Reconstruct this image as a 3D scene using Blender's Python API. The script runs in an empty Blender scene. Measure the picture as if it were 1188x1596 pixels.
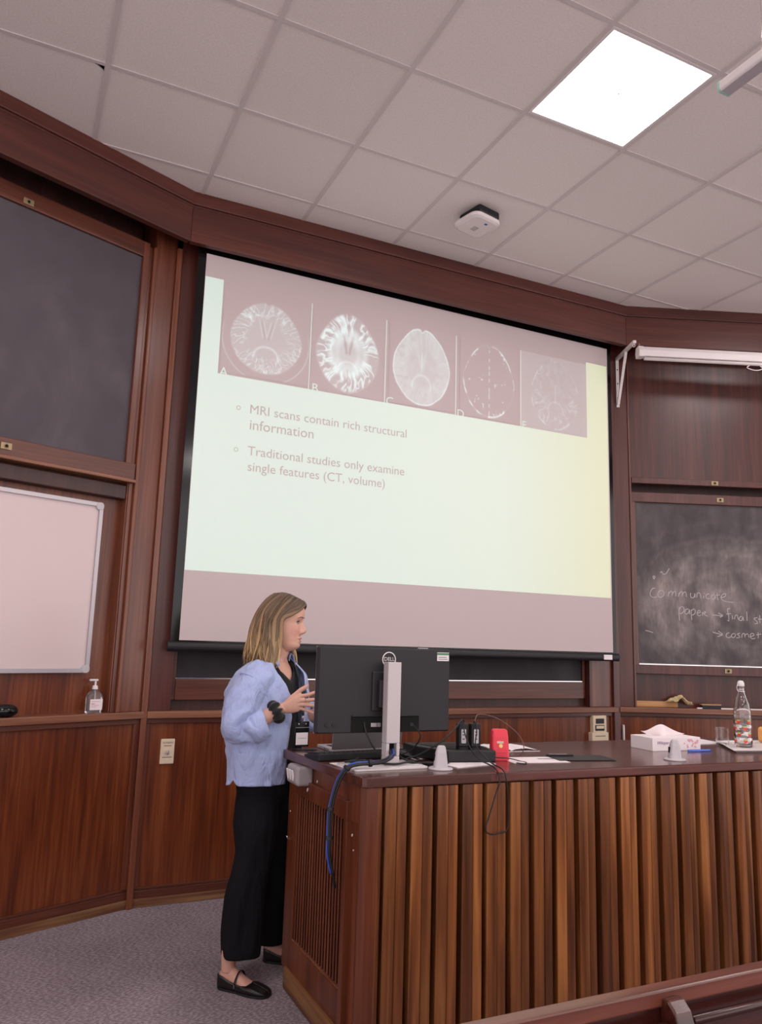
import bpy, bmesh, math, random
import numpy as np
from mathutils import Vector, Matrix, Euler
PI = math.pi
random.seed(7)
SC = bpy.context.scene
COL = SC.collection

# ------------------------------------------------------------------ camera
cam = bpy.data.cameras.new('camera'); camo = bpy.data.objects.new('camera', cam); COL.objects.link(camo)
SC.camera = camo
cam.sensor_fit = 'HORIZONTAL'; cam.sensor_width = 36.0
cam.lens = 1208.145 / 1188 * 36.0
cam.clip_start = 0.05
CR_ = Matrix(((0.901923413, -0.098441665, -0.420527520),
              (-0.430919543, -0.139673000, -0.891515452),
              (0.029025925, 0.985292186, -0.168394786)))
camo.matrix_world = Matrix.Translation((-0.17281, -3.62539, 1.47477)) @ CR_.to_4x4()

# ------------------------------------------------------------------ world, exposure
W = bpy.data.worlds.new('room_ambient'); SC.world = W; W.use_nodes = True
bg = W.node_tree.nodes['Background']; bg.inputs[0].default_value = (1.0, 0.925, 0.93, 1); bg.inputs[1].default_value = 1.35
SC.view_settings.view_transform = 'Standard'; SC.view_settings.look = 'None'
SC.view_settings.exposure = 0.47; SC.view_settings.gamma = 1.0
SC.view_settings.use_curve_mapping = False
PANEL_POWER = 15.0
PANEL_TINT = (1.0, 0.93, 0.925)

# ------------------------------------------------------------------ helpers
def lin(h):
    h = h.lstrip('#'); o = []
    for i in (0, 2, 4):
        c = int(h[i:i+2], 16) / 255
        o.append(c/12.92 if c <= 0.04045 else ((c+0.055)/1.055)**2.4)
    return (o[0], o[1], o[2], 1.0)

def newmat(name):
    m = bpy.data.materials.new(name); m.use_nodes = True
    return m, m.node_tree.nodes, m.node_tree.links, m.node_tree.nodes['Principled BSDF']

def flat(name, hexc, rough=0.5, metal=0.0, emis=None, es=0.0, trans=0.0, ior=1.45, noise=0.0, nscale=40, bump=0.0, coat=0.0, sheen=0.0, spec=None, alpha=None):
    m, N, L, b = newmat(name)
    c = lin(hexc) if isinstance(hexc, str) else hexc
    b.inputs['Base Color'].default_value = c
    b.inputs['Roughness'].default_value = rough; b.inputs['Metallic'].default_value = metal
    b.inputs['Transmission Weight'].default_value = trans; b.inputs['IOR'].default_value = ior
    b.inputs['Coat Weight'].default_value = coat; b.inputs['Sheen Weight'].default_value = sheen
    if spec is not None: b.inputs['Specular IOR Level'].default_value = spec
    if alpha is not None: b.inputs['Alpha'].default_value = alpha
    if emis: b.inputs['Emission Color'].default_value = lin(emis) if isinstance(emis, str) else emis; b.inputs['Emission Strength'].default_value = es
    if noise or bump:
        tc = N.new('ShaderNodeTexCoord'); nz = N.new('ShaderNodeTexNoise'); nz.inputs['Scale'].default_value = nscale; nz.inputs['Detail'].default_value = 4
        L.new(tc.outputs['Object'], nz.inputs['Vector'])
        if noise:
            hs = N.new('ShaderNodeMixRGB'); hs.blend_type = 'MULTIPLY'; hs.inputs[0].default_value = 1
            hs.inputs[1].default_value = c
            r = N.new('ShaderNodeMapRange'); r.inputs[1].default_value = .3; r.inputs[2].default_value = .7; r.inputs[3].default_value = 1-noise; r.inputs[4].default_value = 1+noise
            L.new(nz.outputs[0], r.inputs[0]); L.new(r.outputs[0], hs.inputs[2]); L.new(hs.outputs[0], b.inputs['Base Color'])
        if bump:
            bp = N.new('ShaderNodeBump'); bp.inputs['Strength'].default_value = bump; bp.inputs['Distance'].default_value = .004
            L.new(nz.outputs[0], bp.inputs['Height']); L.new(bp.outputs[0], b.inputs['Normal'])
    return m

def wood(name, dark, mid, light, axis='z', rough=0.35, fine=60, wide=9, vary=0.0, coat=0.15, bump=.12, worn=None):
    """streaky procedural timber: grain runs along the given axis"""
    m, N, L, b = newmat(name)
    tc = N.new('ShaderNodeTexCoord'); oi = N.new('ShaderNodeObjectInfo')
    ad = N.new('ShaderNodeVectorMath'); ad.operation = 'ADD'
    sc = N.new('ShaderNodeVectorMath'); sc.operation = 'SCALE'; sc.inputs['Scale'].default_value = 13.7
    cb = N.new('ShaderNodeCombineXYZ'); 
    for i in range(3): L.new(oi.outputs['Random'], cb.inputs[i])
    L.new(cb.outputs[0], sc.inputs[0]); L.new(tc.outputs['Object'], ad.inputs[0]); L.new(sc.outputs[0], ad.inputs[1])
    def nz(s, stretch, det):
        mp = N.new('ShaderNodeMapping'); v = [s, s, s]; v['xyz'.index(axis)] = s * stretch
        mp.inputs['Scale'].default_value = v
        n = N.new('ShaderNodeTexNoise'); n.inputs['Scale'].default_value = 1; n.inputs['Detail'].default_value = det; n.inputs['Distortion'].default_value = .35
        L.new(ad.outputs[0], mp.inputs[0]); L.new(mp.outputs[0], n.inputs['Vector']); return n
    a = nz(wide, .07, 4); f = nz(fine, .035, 5)
    mx = N.new('ShaderNodeMath'); mx.operation = 'MULTIPLY_ADD'; mx.inputs[1].default_value = .45
    s2 = N.new('ShaderNodeMath'); s2.operation = 'MULTIPLY'; s2.inputs[1].default_value = .55
    L.new(a.outputs[0], s2.inputs[0]); L.new(f.outputs[0], mx.inputs[0]); L.new(s2.outputs[0], mx.inputs[2])
    cr = N.new('ShaderNodeValToRGB'); e = cr.color_ramp.elements
    e[0].position = .36; e[0].color = lin(dark); e[1].position = .66; e[1].color = lin(light)
    k = cr.color_ramp.elements.new(.5); k.color = lin(mid)
    L.new(mx.outputs[0], cr.inputs[0])
    out = cr.outputs[0]
    if vary:
        hs = N.new('ShaderNodeHueSaturation'); r = N.new('ShaderNodeMapRange'); r.inputs[3].default_value = 1-vary; r.inputs[4].default_value = 1+vary
        L.new(oi.outputs['Random'], r.inputs[0]); L.new(r.outputs[0], hs.inputs['Value']); L.new(out, hs.inputs['Color']); out = hs.outputs[0]
    if worn:
        n3 = N.new('ShaderNodeTexNoise'); n3.inputs['Scale'].default_value = 5; n3.inputs['Detail'].default_value = 8; n3.inputs['Roughness'].default_value = .7
        L.new(ad.outputs[0], n3.inputs['Vector'])
        r3 = N.new('ShaderNodeMapRange'); r3.inputs[1].default_value = .5; r3.inputs[2].default_value = .66
        mm = N.new('ShaderNodeMixRGB'); mm.inputs[2].default_value = lin(worn)
        L.new(n3.outputs[0], r3.inputs[0]); L.new(r3.outputs[0], mm.inputs[0]); L.new(out, mm.inputs[1]); out = mm.outputs[0]
    L.new(out, b.inputs['Base Color'])
    b.inputs['Roughness'].default_value = rough; b.inputs['Coat Weight'].default_value = coat; b.inputs['Coat Roughness'].default_value = .25
    bp = N.new('ShaderNodeBump'); bp.inputs['Strength'].default_value = bump; bp.inputs['Distance'].default_value = .002
    L.new(f.outputs[0], bp.inputs['Height']); L.new(bp.outputs[0], b.inputs['Normal'])
    return m

def vcol(name, rough=.6, emis=False, base='#cfc0c0', strength=1.0, bump=0):
    m, N, L, b = newmat(name)
    at = N.new('ShaderNodeAttribute'); at.attribute_name = 'Col'
    if emis:
        b.inputs['Base Color'].default_value = lin(base); L.new(at.outputs['Color'], b.inputs['Emission Color']); b.inputs['Emission Strength'].default_value = strength
    else: L.new(at.outputs['Color'], b.inputs['Base Color'])
    b.inputs['Roughness'].default_value = rough
    return m

def tagit(o, label=None, cat=None, group=None, kind=None):
    if label: o['label'] = label
    if cat: o['category'] = cat
    if group: o['group'] = group
    if kind: o['kind'] = kind
    return o

def thing(name, label, cat, loc=(0, 0, 0), rotz=0.0, group=None):
    o = bpy.data.objects.new(name, None); COL.objects.link(o)
    o.empty_display_size = .05
    o.location = loc; o.rotation_euler = (0, 0, rotz)
    return tagit(o, label, cat, group)

def chain(o):
    m = Matrix.Identity(4)
    while o is not None:
        m = (Matrix.Translation(o.location) @ o.rotation_euler.to_matrix().to_4x4() @ Matrix.Diagonal((*o.scale, 1))) @ m
        o = o.parent
    return m

class MB:
    def __init__(s): s.v = []; s.f = []; s.c = []
    def add(s, vs, fs, col=None):
        k = len(s.v); s.v += [tuple(map(float, p)) for p in vs]; s.f += [tuple(i + k for i in f) for f in fs]
        if col is not None: s.c += [col] * len(vs)
        return s
    def box(s, x0, x1, y0, y1, z0, z1):
        return s.add([(x0,y0,z0),(x1,y0,z0),(x1,y1,z0),(x0,y1,z0),(x0,y0,z1),(x1,y0,z1),(x1,y1,z1),(x0,y1,z1)],
                     [(3,2,1,0),(4,5,6,7),(0,1,5,4),(1,2,6,5),(2,3,7,6),(3,0,4,7)])
    def obox(s, c, ax, ay, az, hx, hy, hz):
        c, ax, ay, az = map(Vector, (c, ax, ay, az)); P = []
        for sz in (-1, 1):
            for sx, sy in ((-1,-1),(1,-1),(1,1),(-1,1)): P.append(c + ax*hx*sx + ay*hy*sy + az*hz*sz)
        return s.add(P, [(3,2,1,0),(4,5,6,7),(0,1,5,4),(1,2,6,5),(2,3,7,6),(3,0,4,7)])
    def loft(s, rings, cap0=True, cap1=True, closed=True, col=None):
        n = len(rings[0]); k = len(s.v); vs = [p for r in rings for p in r]; fs = []
        for i in range(len(rings)-1):
            for j in range(n if closed else n-1):
                a = i*n+j; b = i*n+(j+1) % n
                fs.append((a, b, b+n, a+n))
        if closed and cap0: fs.append(tuple(range(n))[::-1])
        if closed and cap1: fs.append(tuple(range((len(rings)-1)*n, len(rings)*n)))
        return s.add(vs, fs, col)
    def tube(s, path, r, n=8, col=None, flatten=1.0, up=None):
        P = [Vector(p) for p in path]; R = r if hasattr(r, '__len__') else [r]*len(P)
        rings = []; nrm = None
        for i, p in enumerate(P):
            t = (P[min(i+1, len(P)-1)] - P[max(i-1, 0)]).normalized()
            if nrm is None:
                nrm = Vector(up) if up else (Vector((0,0,1)) if abs(t.z) < .9 else Vector((1,0,0)))
            nrm = (nrm - t*nrm.dot(t))
            if nrm.length < 1e-6: nrm = t.orthogonal()
            nrm.normalize(); b = t.cross(nrm)
            rings.append([p + nrm*(R[i]*flatten*math.cos(2*PI*j/n)) + b*(R[i]*math.sin(2*PI*j/n)) for j in range(n)])
        return s.loft(rings, col=col)
    def cyl(s, p0, p1, r0, r1=None, n=24): return s.tube([p0, p1], [r0, r0 if r1 is None else r1], n)
    def lathe(s, prof, c=(0,0,0), n=32, caps=True):
        c = Vector(c)
        return s.loft([[c + Vector((r*math.cos(2*PI*j/n), r*math.sin(2*PI*j/n), z)) for j in range(n)] for r, z in prof], caps, caps)
    def prism(s, poly, z0, z1):
        return s.loft([[(x, y, z0) for x, y in poly], [(x, y, z1) for x, y in poly]])
    def prismxz(s, poly, y0, y1):
        return s.loft([[(x, y0, z) for x, z in poly], [(x, y1, z) for x, z in poly]])
    def sphere(s, c, r, n=16, sc=(1,1,1)):
        c = Vector(c); rings = []
        m = n//2
        for i in range(m+1):
            a = -PI/2 + PI*i/m; q = max(math.cos(a), 1e-3)
            rings.append([c + Vector((r*sc[0]*q*math.cos(2*PI*j/n), r*sc[1]*q*math.sin(2*PI*j/n), r*sc[2]*math.sin(a))) for j in range(n)])
        return s.loft(rings)
    def build(s, name, mat, parent=None, bev=0, smooth=False, world=False, seg=2, sub=0, kind=None, label=None, weld=False):
        vs = s.v
        if world and parent is not None:
            iv = chain(parent).inverted(); vs = [tuple(iv @ Vector(p)) for p in vs]
        me = bpy.data.meshes.new(name); me.from_pydata(vs, [], s.f); me.materials.append(mat)
        bm = bmesh.new(); bm.from_mesh(me); bmesh.ops.recalc_face_normals(bm, faces=bm.faces[:])
        if weld: bmesh.ops.remove_doubles(bm, verts=bm.verts[:], dist=1e-5)
        bm.to_mesh(me); bm.free()
        if s.c and len(s.c) == len(me.vertices):
            at = me.color_attributes.new('Col', 'FLOAT_COLOR', 'POINT')
            at.data.foreach_set('color', [x for c in s.c for x in (*c[:3], 1.0)])
        if smooth: me.polygons.foreach_set('use_smooth', [True]*len(me.polygons))
        o = bpy.data.objects.new(name, me); COL.objects.link(o)
        if parent is not None: o.parent = parent
        if bev:
            b = o.modifiers.new('bevel', 'BEVEL'); b.width = bev; b.segments = seg; b.limit_method = 'ANGLE'; b.angle_limit = math.radians(40); b.harden_normals = False
        if sub:
            q = o.modifiers.new('sub', 'SUBSURF'); q.levels = sub; q.render_levels = sub
        if kind: o['kind'] = kind
        if label: o['label'] = label
        return o

def box(name, mat, parent, x0, x1, y0, y1, z0, z1, bev=0.002, **k):
    return MB().box(min(x0,x1), max(x0,x1), min(y0,y1), max(y0,y1), min(z0,z1), max(z0,z1)).build(name, mat, parent, bev=bev, **k)

def catmull(pts, n=6):
    P = [Vector(p) for p in pts]; P = [P[0]*2-P[1]] + P + [P[-1]*2-P[-2]]; out = []
    for i in range(1, len(P)-2):
        for k in range(n):
            t = k/n; a, b, c, d = P[i-1:i+3]
            out.append(.5*((2*b)+(-a+c)*t+(2*a-5*b+4*c-d)*t*t+(-a+3*b-3*c+d)*t**3))
    out.append(P[-2]); return out

def text(name, body, mat, parent, origin, xdir, zdir, size=None, width=None, height=None, depth=.0006, align='LEFT', shear=0, world=True, label=None):
    """flat lettering: origin is the baseline start"""
    cu = bpy.data.curves.new(name, 'FONT'); cu.body = body; cu.size = 1; cu.extrude = 0; cu.align_x = align; cu.shear = shear; cu.resolution_u = 3
    t = bpy.data.objects.new(name, cu); COL.objects.link(t)
    dg = bpy.context.evaluated_depsgraph_get(); dg.update()
    me = bpy.data.meshes.new_from_object(t.evaluated_get(dg)); bpy.data.objects.remove(t); bpy.data.curves.remove(cu)
    co = [v.co.copy() for v in me.vertices]
    w = max(c.x for c in co)-min(c.x for c in co); h = max(c.y for c in co)
    sx = (width / w) if width else size; sy = (height/h) if height else (size or sx)
    X = Vector(xdir).normalized(); Z = Vector(zdir).normalized(); Nn = X.cross(Z); O = Vector(origin)
    iv = chain(parent).inverted() if (parent is not None and world) else Matrix.Identity(4)
    m2 = MB()
    vs = [O + X*c.x*sx + Z*c.y*sy for c in co]
    m2.v = [tuple(iv @ (p + Nn*depth)) for p in vs]; m2.f = [tuple(p.vertices) for p in me.polygons]
    bpy.data.meshes.remove(me)
    return m2.build(name, mat, parent, label=label, kind='stuff')

# ------------------------------------------------------------------ materials
M = {}
M['panel']   = wood('mahogany_panel', '#4b1e0b', '#682f14', '#814522', rough=.33, wide=14, fine=70)
M['panel_up']= wood('mahogany_upper_panel', '#36140e', '#471c15', '#5c2b20', rough=.36, wide=14, fine=70, coat=.1)
M['post']    = wood('mahogany_post', '#4f2317', '#633120', '#78432e', rough=.3, wide=8, coat=.3)
M['postdk']  = wood('dark_mahogany_post', '#421a13', '#50231b', '#5f2f26', rough=.35, wide=8)
M['edge']    = wood('light_edge_strip', '#5e2f1d', '#733e28', '#885138', rough=.3, wide=10)
M['fascia']  = wood('mahogany_fascia', '#451d15', '#54261d', '#643228', axis='x', rough=.42, wide=8)
M['rail']    = wood('mahogany_rail', '#451f14', '#582b1d', '#6c3c2b', axis='x', rough=.35, wide=10)
M['ledge']   = wood('worn_ledge', '#6a3d28', '#80503a', '#96664a', axis='x', rough=.4, wide=10)
M['base']    = wood('worn_baseboard', '#4c2c1a', '#684028', '#8a6542', axis='x', rough=.6, wide=16, coat=0)
M['recess']  = wood('recess_wood', '#2e1512', '#3a1c17', '#46241d', rough=.5)
M['slat']    = wood('desk_slat', '#502812', '#7c4722', '#a86c3a', rough=.38, fine=38, wide=16, vary=.34, coat=.1, bump=.3)
M['slatback']= flat('slat_backing', '#1d0c08', .7)
M['top']     = wood('desk_top', '#46231d', '#562f26', '#683d33', axis='x', rough=.2, wide=7, coat=.4, bump=.04)
M['topedge'] = wood('desk_top_edge', '#4c221b', '#5d2d25', '#6e3b32', axis='x', rough=.35, wide=7)
M['dside']   = wood('desk_side', '#512512', '#66321c', '#7c4329', rough=.38, wide=10, worn=None)
M['dplinth'] = wood('desk_plinth', '#5c3a22', '#7a5030', '#946a44', axis='y', rough=.6, wide=14, coat=0)
M['bench']   = wood('bench_wood', '#30110c', '#3f1812', '#4f231a', axis='x', rough=.25, wide=9, coat=.4)
M['benchtop']= wood('bench_top', '#592c20', '#6b392b', '#80493a', axis='x', rough=.3, wide=20, coat=.3)
M['brass']   = flat('aged_brass', '#a08e6e', .45, .8)
M['black']   = flat('black_plastic', '#18161a', .45)
M['blackgl'] = flat('glossy_black', '#0c0b0d', .12)
M['dkgrey']  = flat('dark_grey_plastic', '#221e23', .5)
M['boxgrey'] = flat('mid_grey_plastic', '#9a9093', .45)
M['void']    = flat('dark_hole', '#080606', .9)
M['white']   = flat('white_plastic', '#e6dcdc', .4)
M['alu']     = flat('satin_aluminium', '#bab2b6', .4, .6)
M['silver']  = flat('silver_grey_paint', '#c4babb', .38, .2)
M['ltgrey']  = flat('light_grey_plastic', '#bdb6ba', .45)
M['cream']   = flat('cream_plastic', '#d9c5ac', .5)
M['ink']     = flat('printed_grey_ink', '#75686a', .8)
M['inkdk']   = flat('printed_black_ink', '#2c2629', .8)
M['paper']   = flat('white_paper', '#ece0e2', .8)
M['papergr'] = flat('printed_photo_grey', '#9a8d90', .8)
M['red']     = flat('red_plastic', '#e0384a', .4)
M['blue']    = flat('blue_cable', '#2c4fae', .4)
M['bluepen'] = flat('blue_pen', '#5a7be0', .35)
M['orange']  = flat('orange_foam', '#e3a45e', .7)
M['glass']   = flat('clear_glass', '#ffffff', .02, trans=1.0, ior=1.45)
M['plglass'] = flat('clear_gel_bottle', '#f4eef2', .08, trans=.92, ior=1.35)
M['water']   = flat('water', '#ffffff', .0, trans=1.0, ior=1.33)
M['wood_raw']= wood('raw_wood_block', '#a07048', '#bd8c5c', '#cfa070', axis='x', rough=.7, coat=0)
M['chrome']  = flat('chrome', '#e8e2e2', .15, 1.0)
M['ribbon']  = flat('ribbon', '#1a1a1e', .7)
M['tagpink'] = flat('pink_print', '#e0a0a8', .8)
M['purple']  = flat('purple_print', '#5a3c78', .8)
M['green']   = flat('green_print', '#5c8c6c', .7)
M['leaf']    = flat('strawberry_leaf', '#aeb878', .6)
M['straw']   = flat('strawberry_red', '#d8403a', .4)
M['yellow']  = flat('yellow_dot', '#f0d080', .5)
M['cloth_cream'] = flat('chamois_cloth', '#c9b186', .9, noise=.15, nscale=60)
SCREENC = '#c6b6b6'
M['screen']  = flat('matte_screen_cloth', SCREENC, .95, spec=.1)
M['screentext'] = flat('unlit_screen_letter', SCREENC, .95, spec=.1)
M['chalk']   = flat('chalk', '#b8aeb1', .95)

def ceiling_tile_mat():
    m, N, L, b = newmat('mineral_fibre_tile')
    tc = N.new('ShaderNodeTexCoord'); n = N.new('ShaderNodeTexNoise'); n.inputs['Scale'].default_value = 110; n.inputs['Detail'].default_value = 3
    oi = N.new('ShaderNodeObjectInfo')
    L.new(tc.outputs['Object'], n.inputs['Vector'])
    r = N.new('ShaderNodeMapRange'); r.inputs[1].default_value = .3; r.inputs[2].default_value = .7; r.inputs[3].default_value = .93; r.inputs[4].default_value = 1.05
    r2 = N.new('ShaderNodeMapRange'); r2.inputs[3].default_value = .965; r2.inputs[4].default_value = 1.03
    mu = N.new('ShaderNodeMath'); mu.operation = 'MULTIPLY'
    mx = N.new('ShaderNodeMixRGB'); mx.blend_type = 'MULTIPLY'; mx.inputs[0].default_value = 1; mx.inputs[1].default_value = lin('#ede3e0')
    L.new(n.outputs[0], r.inputs[0]); L.new(oi.outputs['Random'], r2.inputs[0]); L.new(r.outputs[0], mu.inputs[0]); L.new(r2.outputs[0], mu.inputs[1])
    L.new(mu.outputs[0], mx.inputs[2]); L.new(mx.outputs[0], b.inputs['Base Color']); b.inputs['Roughness'].default_value = .95
    bp = N.new('ShaderNodeBump'); bp.inputs['Strength'].default_value = .25; bp.inputs['Distance'].default_value = .003
    L.new(n.outputs[0], bp.inputs['Height']); L.new(bp.outputs[0], b.inputs['Normal'])
    return m
M['tile'] = ceiling_tile_mat()
M['tbar'] = flat('ceiling_grid_paint', '#d6cbcb', .6)

def carpet_mat():
    m, N, L, b = newmat('grey_loop_carpet')
    tc = N.new('ShaderNodeTexCoord'); mp = N.new('ShaderNodeMapping'); mp.inputs['Rotation'].default_value = (0, 0, math.radians(-25)); mp.inputs['Scale'].default_value = (60, 190, 60)
    n = N.new('ShaderNodeTexNoise'); n.inputs['Scale'].default_value = 1; n.inputs['Detail'].default_value = 3
    n2 = N.new('ShaderNodeTexNoise'); n2.inputs['Scale'].default_value = 3; n2.inputs['Detail'].default_value = 4
    L.new(tc.outputs['Object'], mp.inputs[0]); L.new(mp.outputs[0], n.inputs['Vector']); L.new(tc.outputs['Object'], n2.inputs['Vector'])
    cr = N.new('ShaderNodeValToRGB'); e = cr.color_ramp.elements
    e[0].position = .33; e[0].color = lin('#6a5f66'); e[1].position = .68; e[1].color = lin('#b9abb0')
    k = e.new(.5); k.color = lin('#8e8188')
    mx = N.new('ShaderNodeMixRGB'); mx.blend_type = 'MULTIPLY'; mx.inputs[0].default_value = 1
    r = N.new('ShaderNodeMapRange'); r.inputs[1].default_value = .3; r.inputs[2].default_value = .7; r.inputs[3].default_value = .88; r.inputs[4].default_value = 1.1
    L.new(n.outputs[0], cr.inputs[0]); L.new(n2.outputs[0], r.inputs[0]); L.new(cr.outputs[0], mx.inputs[1]); L.new(r.outputs[0], mx.inputs[2]); L.new(mx.outputs[0], b.inputs['Base Color'])
    b.inputs['Roughness'].default_value = 1; b.inputs['Specular IOR Level'].default_value = .1
    bp = N.new('ShaderNodeBump'); bp.inputs['Strength'].default_value = .6; bp.inputs['Distance'].default_value = .004
    L.new(n.outputs[0], bp.inputs['Height']); L.new(bp.outputs[0], b.inputs['Normal'])
    return m
M['carpet'] = carpet_mat()

M['lidgrey'] = flat('laptop_lid_grey', '#5c5556', .45)
M['footwhite'] = flat('monitor_foot_paint', '#d8d0d0', .4)
def slate_mat(name, base, smear, amount, vert=.25, lo=.45, hi=.75, wiped=None):
    m, N, L, b = newmat(name)
    tc = N.new('ShaderNodeTexCoord')
    def nz(sc, det, dist=0.0):
        mp = N.new('ShaderNodeMapping'); mp.inputs['Scale'].default_value = sc
        n = N.new('ShaderNodeTexNoise'); n.inputs['Scale'].default_value = 1; n.inputs['Detail'].default_value = det; n.inputs['Distortion'].default_value = dist
        L.new(tc.outputs['Object'], mp.inputs[0]); L.new(mp.outputs[0], n.inputs['Vector']); return n
    a = nz((2.6, 2.6, 1.5), 5, 1.2); c = nz((55, 55, 14), 6); d = nz((7, 7, 4.5), 6, .5)
    def rng(x, lo, hi, o0=0, o1=1):
        r = N.new('ShaderNodeMapRange'); r.inputs[1].default_value = lo; r.inputs[2].default_value = hi; r.inputs[3].default_value = o0; r.inputs[4].default_value = o1
        L.new(x, r.inputs[0]); return r.outputs[0]
    def mul(x, y):
        q = N.new('ShaderNodeMath'); q.operation = 'MULTIPLY'; L.new(x, q.inputs[0]); L.new(y, q.inputs[1]); return q.outputs[0]
    f = mul(mul(rng(a.outputs[0], lo, hi), rng(c.outputs[0], .3, .75, .6, 1)), rng(d.outputs[0], .3, .7, .4, 1.1))
    f2 = N.new('ShaderNodeMath'); f2.operation = 'MULTIPLY'; f2.inputs[1].default_value = amount; L.new(f, f2.inputs[0])
    if wiped:      # eraser-wiped patch: a wavy oval of chalk dust with paler arm-sweep arcs round it
        mp = N.new('ShaderNodeMapping'); mp.vector_type = 'TEXTURE'; mp.inputs['Location'].default_value = wiped[0]; mp.inputs['Scale'].default_value = wiped[1]
        ln = N.new('ShaderNodeVectorMath'); ln.operation = 'LENGTH'; L.new(tc.outputs['Object'], mp.inputs[0]); L.new(mp.outputs[0], ln.inputs[0])
        wv = N.new('ShaderNodeMath'); wv.operation = 'MULTIPLY_ADD'; wv.inputs[1].default_value = .45; L.new(a.outputs[0], wv.inputs[0]); L.new(ln.outputs['Value'], wv.inputs[2])
        core = rng(wv.outputs[0], 1.12, 1.28, 1, .22)
        s1 = N.new('ShaderNodeMath'); s1.operation = 'MULTIPLY'; s1.inputs[1].default_value = 26; L.new(wv.outputs[0], s1.inputs[0])
        s2 = N.new('ShaderNodeMath'); s2.operation = 'SINE'; L.new(s1.outputs[0], s2.inputs[0])
        arcs = mul(rng(s2.outputs[0], .2, 1, 0, .32), rng(wv.outputs[0], 1.6, 1.25, 0, 1))
        k2 = N.new('ShaderNodeMath'); k2.operation = 'ADD'; L.new(core, k2.inputs[0]); L.new(arcs, k2.inputs[1])
        f2b = N.new('ShaderNodeMath'); f2b.operation = 'MULTIPLY'; L.new(f2.outputs[0], f2b.inputs[0]); L.new(k2.outputs[0], f2b.inputs[1]); f2 = f2b
    f3 = N.new('ShaderNodeMath'); f3.operation = 'ADD'; f3.use_clamp = True; L.new(f2.outputs[0], f3.inputs[0]); L.new(rng(d.outputs[0], .3, .8, 0, .12), f3.inputs[1])
    mx = N.new('ShaderNodeMixRGB'); mx.inputs[1].default_value = lin(base); mx.inputs[2].default_value = lin(smear)
    L.new(f3.outputs[0], mx.inputs[0]); L.new(mx.outputs[0], b.inputs['Base Color']); b.inputs['Roughness'].default_value = .75
    return m
M['slateL'] = slate_mat('chalkboard_slate_clean', '#494147', '#6d6469', .5)
M['slateR'] = slate_mat('chalkboard_slate_smeared', '#3a3338', '#9a8e8b', .85, lo=.26, hi=.60, wiped=((.98, 0, 1.85), (.85, 1, .52)))
M['slateC'] = slate_mat('chalkboard_slate_dark', '#262126', '#55504f', .4)
M['wboard'] = flat('whiteboard_enamel', '#d3bfbe', .25)

H = 4.21
# ------------------------------------------------------------------ setting: floor and ceiling
fl = MB().box(-5.5, 9.5, -9, 3.4, -.12, 0).build('floor', M['carpet']); fl['kind'] = 'structure'
ce = MB().box(-5.5, 9.5, -9, 3.4, H+.06, H+.16).build('ceiling', M['void']); ce['kind'] = 'structure'
T = .66
LIGHTS = {(3, 2), (-1, 2), (7, 2), (-1, 6), (3, 6), (7, 6), (-1, 10), (3, 10), (7, 10)}
proto = None
for i in range(-6, 11):
    for j in range(-4, 12):
        if (i, j) in LIGHTS: continue
        x = (i+.5)*T; y = -(j-.5)*T           # tile spans v j-1..j
        hw = T/2-.006
        if (i, j) == (-1, 0):
            o = MB().prism([(-hw,-hw),(hw-.07,-hw),(hw,-hw+.055),(hw,hw),(-hw,hw)], 0, .012).build('ceiling_tile', M['tile'], ce, bev=.003)
        elif proto is None:
            o = proto = MB().box(-hw, hw, -hw, hw, 0, .012).build('ceiling_tile', M['tile'], ce, bev=.003, seg=1)
        else:
            o = proto.copy(); COL.objects.link(o); o.parent = ce
        o.location = (x, y, H + random.uniform(-.0005, .002))
for i in range(-6, 12):
    MB().box(i*T-.0125, i*T+.0125, -11*T, 5*T, H-.004, H+.002).add(*[[(i*T-.0015, -11*T, H),(i*T+.0015, -11*T, H),(i*T+.0015, 5*T, H),(i*T-.0015, 5*T, H),(i*T-.0015, -11*T, H+.04),(i*T+.0015, -11*T, H+.04),(i*T+.0015, 5*T, H+.04),(i*T-.0015, 5*T, H+.04)], [(3,2,1,0),(4,5,6,7),(0,1,5,4),(1,2,6,5),(2,3,7,6),(3,0,4,7)]]).build('ceiling_grid_bar', M['tbar'], ce)
for j in range(-5, 12):
    MB().box(-6*T, 11*T, -j*T-.011, -j*T+.011, H-.0035, H+.001).build('ceiling_grid_bar', M['tbar'], ce)

m_led, N_, L_, b_ = newmat('led_diffuser'); b_.inputs['Base Color'].default_value = (.9, .9, .9, 1)
b_.inputs['Emission Color'].default_value = (*PANEL_TINT, 1); b_.inputs['Emission Strength'].default_value = PANEL_POWER
LLAB = {(3, 2): 'square glowing white ceiling panel light, set in the ceiling grid above the desk'}
for (i, j) in sorted(LIGHTS):
    x = (i+.5)*T; y = -(j-.5)*T
    lab = LLAB.get((i, j), 'square ceiling panel light outside the picture, over the seating')
    t = thing('ceiling_light', lab, 'ceiling light', (x, y, H), group=None if (i, j) in LLAB else 'ceiling lights over the seating')
    hw = T/2-.0125; w = .016
    f = MB(); f.box(-hw, hw, -hw, -hw+w, -.006, .03).box(-hw, hw, hw-w, hw, -.006, .03).box(-hw, -hw+w, -hw+w, hw-w, -.006, .03).box(hw-w, hw, -hw+w, hw-w, -.006, .03)
    f.build('frame', M['white'], t)
    MB().box(-hw+w, hw-w, -hw+w, hw-w, -.001, .01).build('diffuser', m_led, t)
    if (i, j) == (3, 2): MB().cyl((0, 0, -.004), (0, 0, 0), .006, n=10).build('centre_clip', M['ltgrey'], t)

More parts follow.
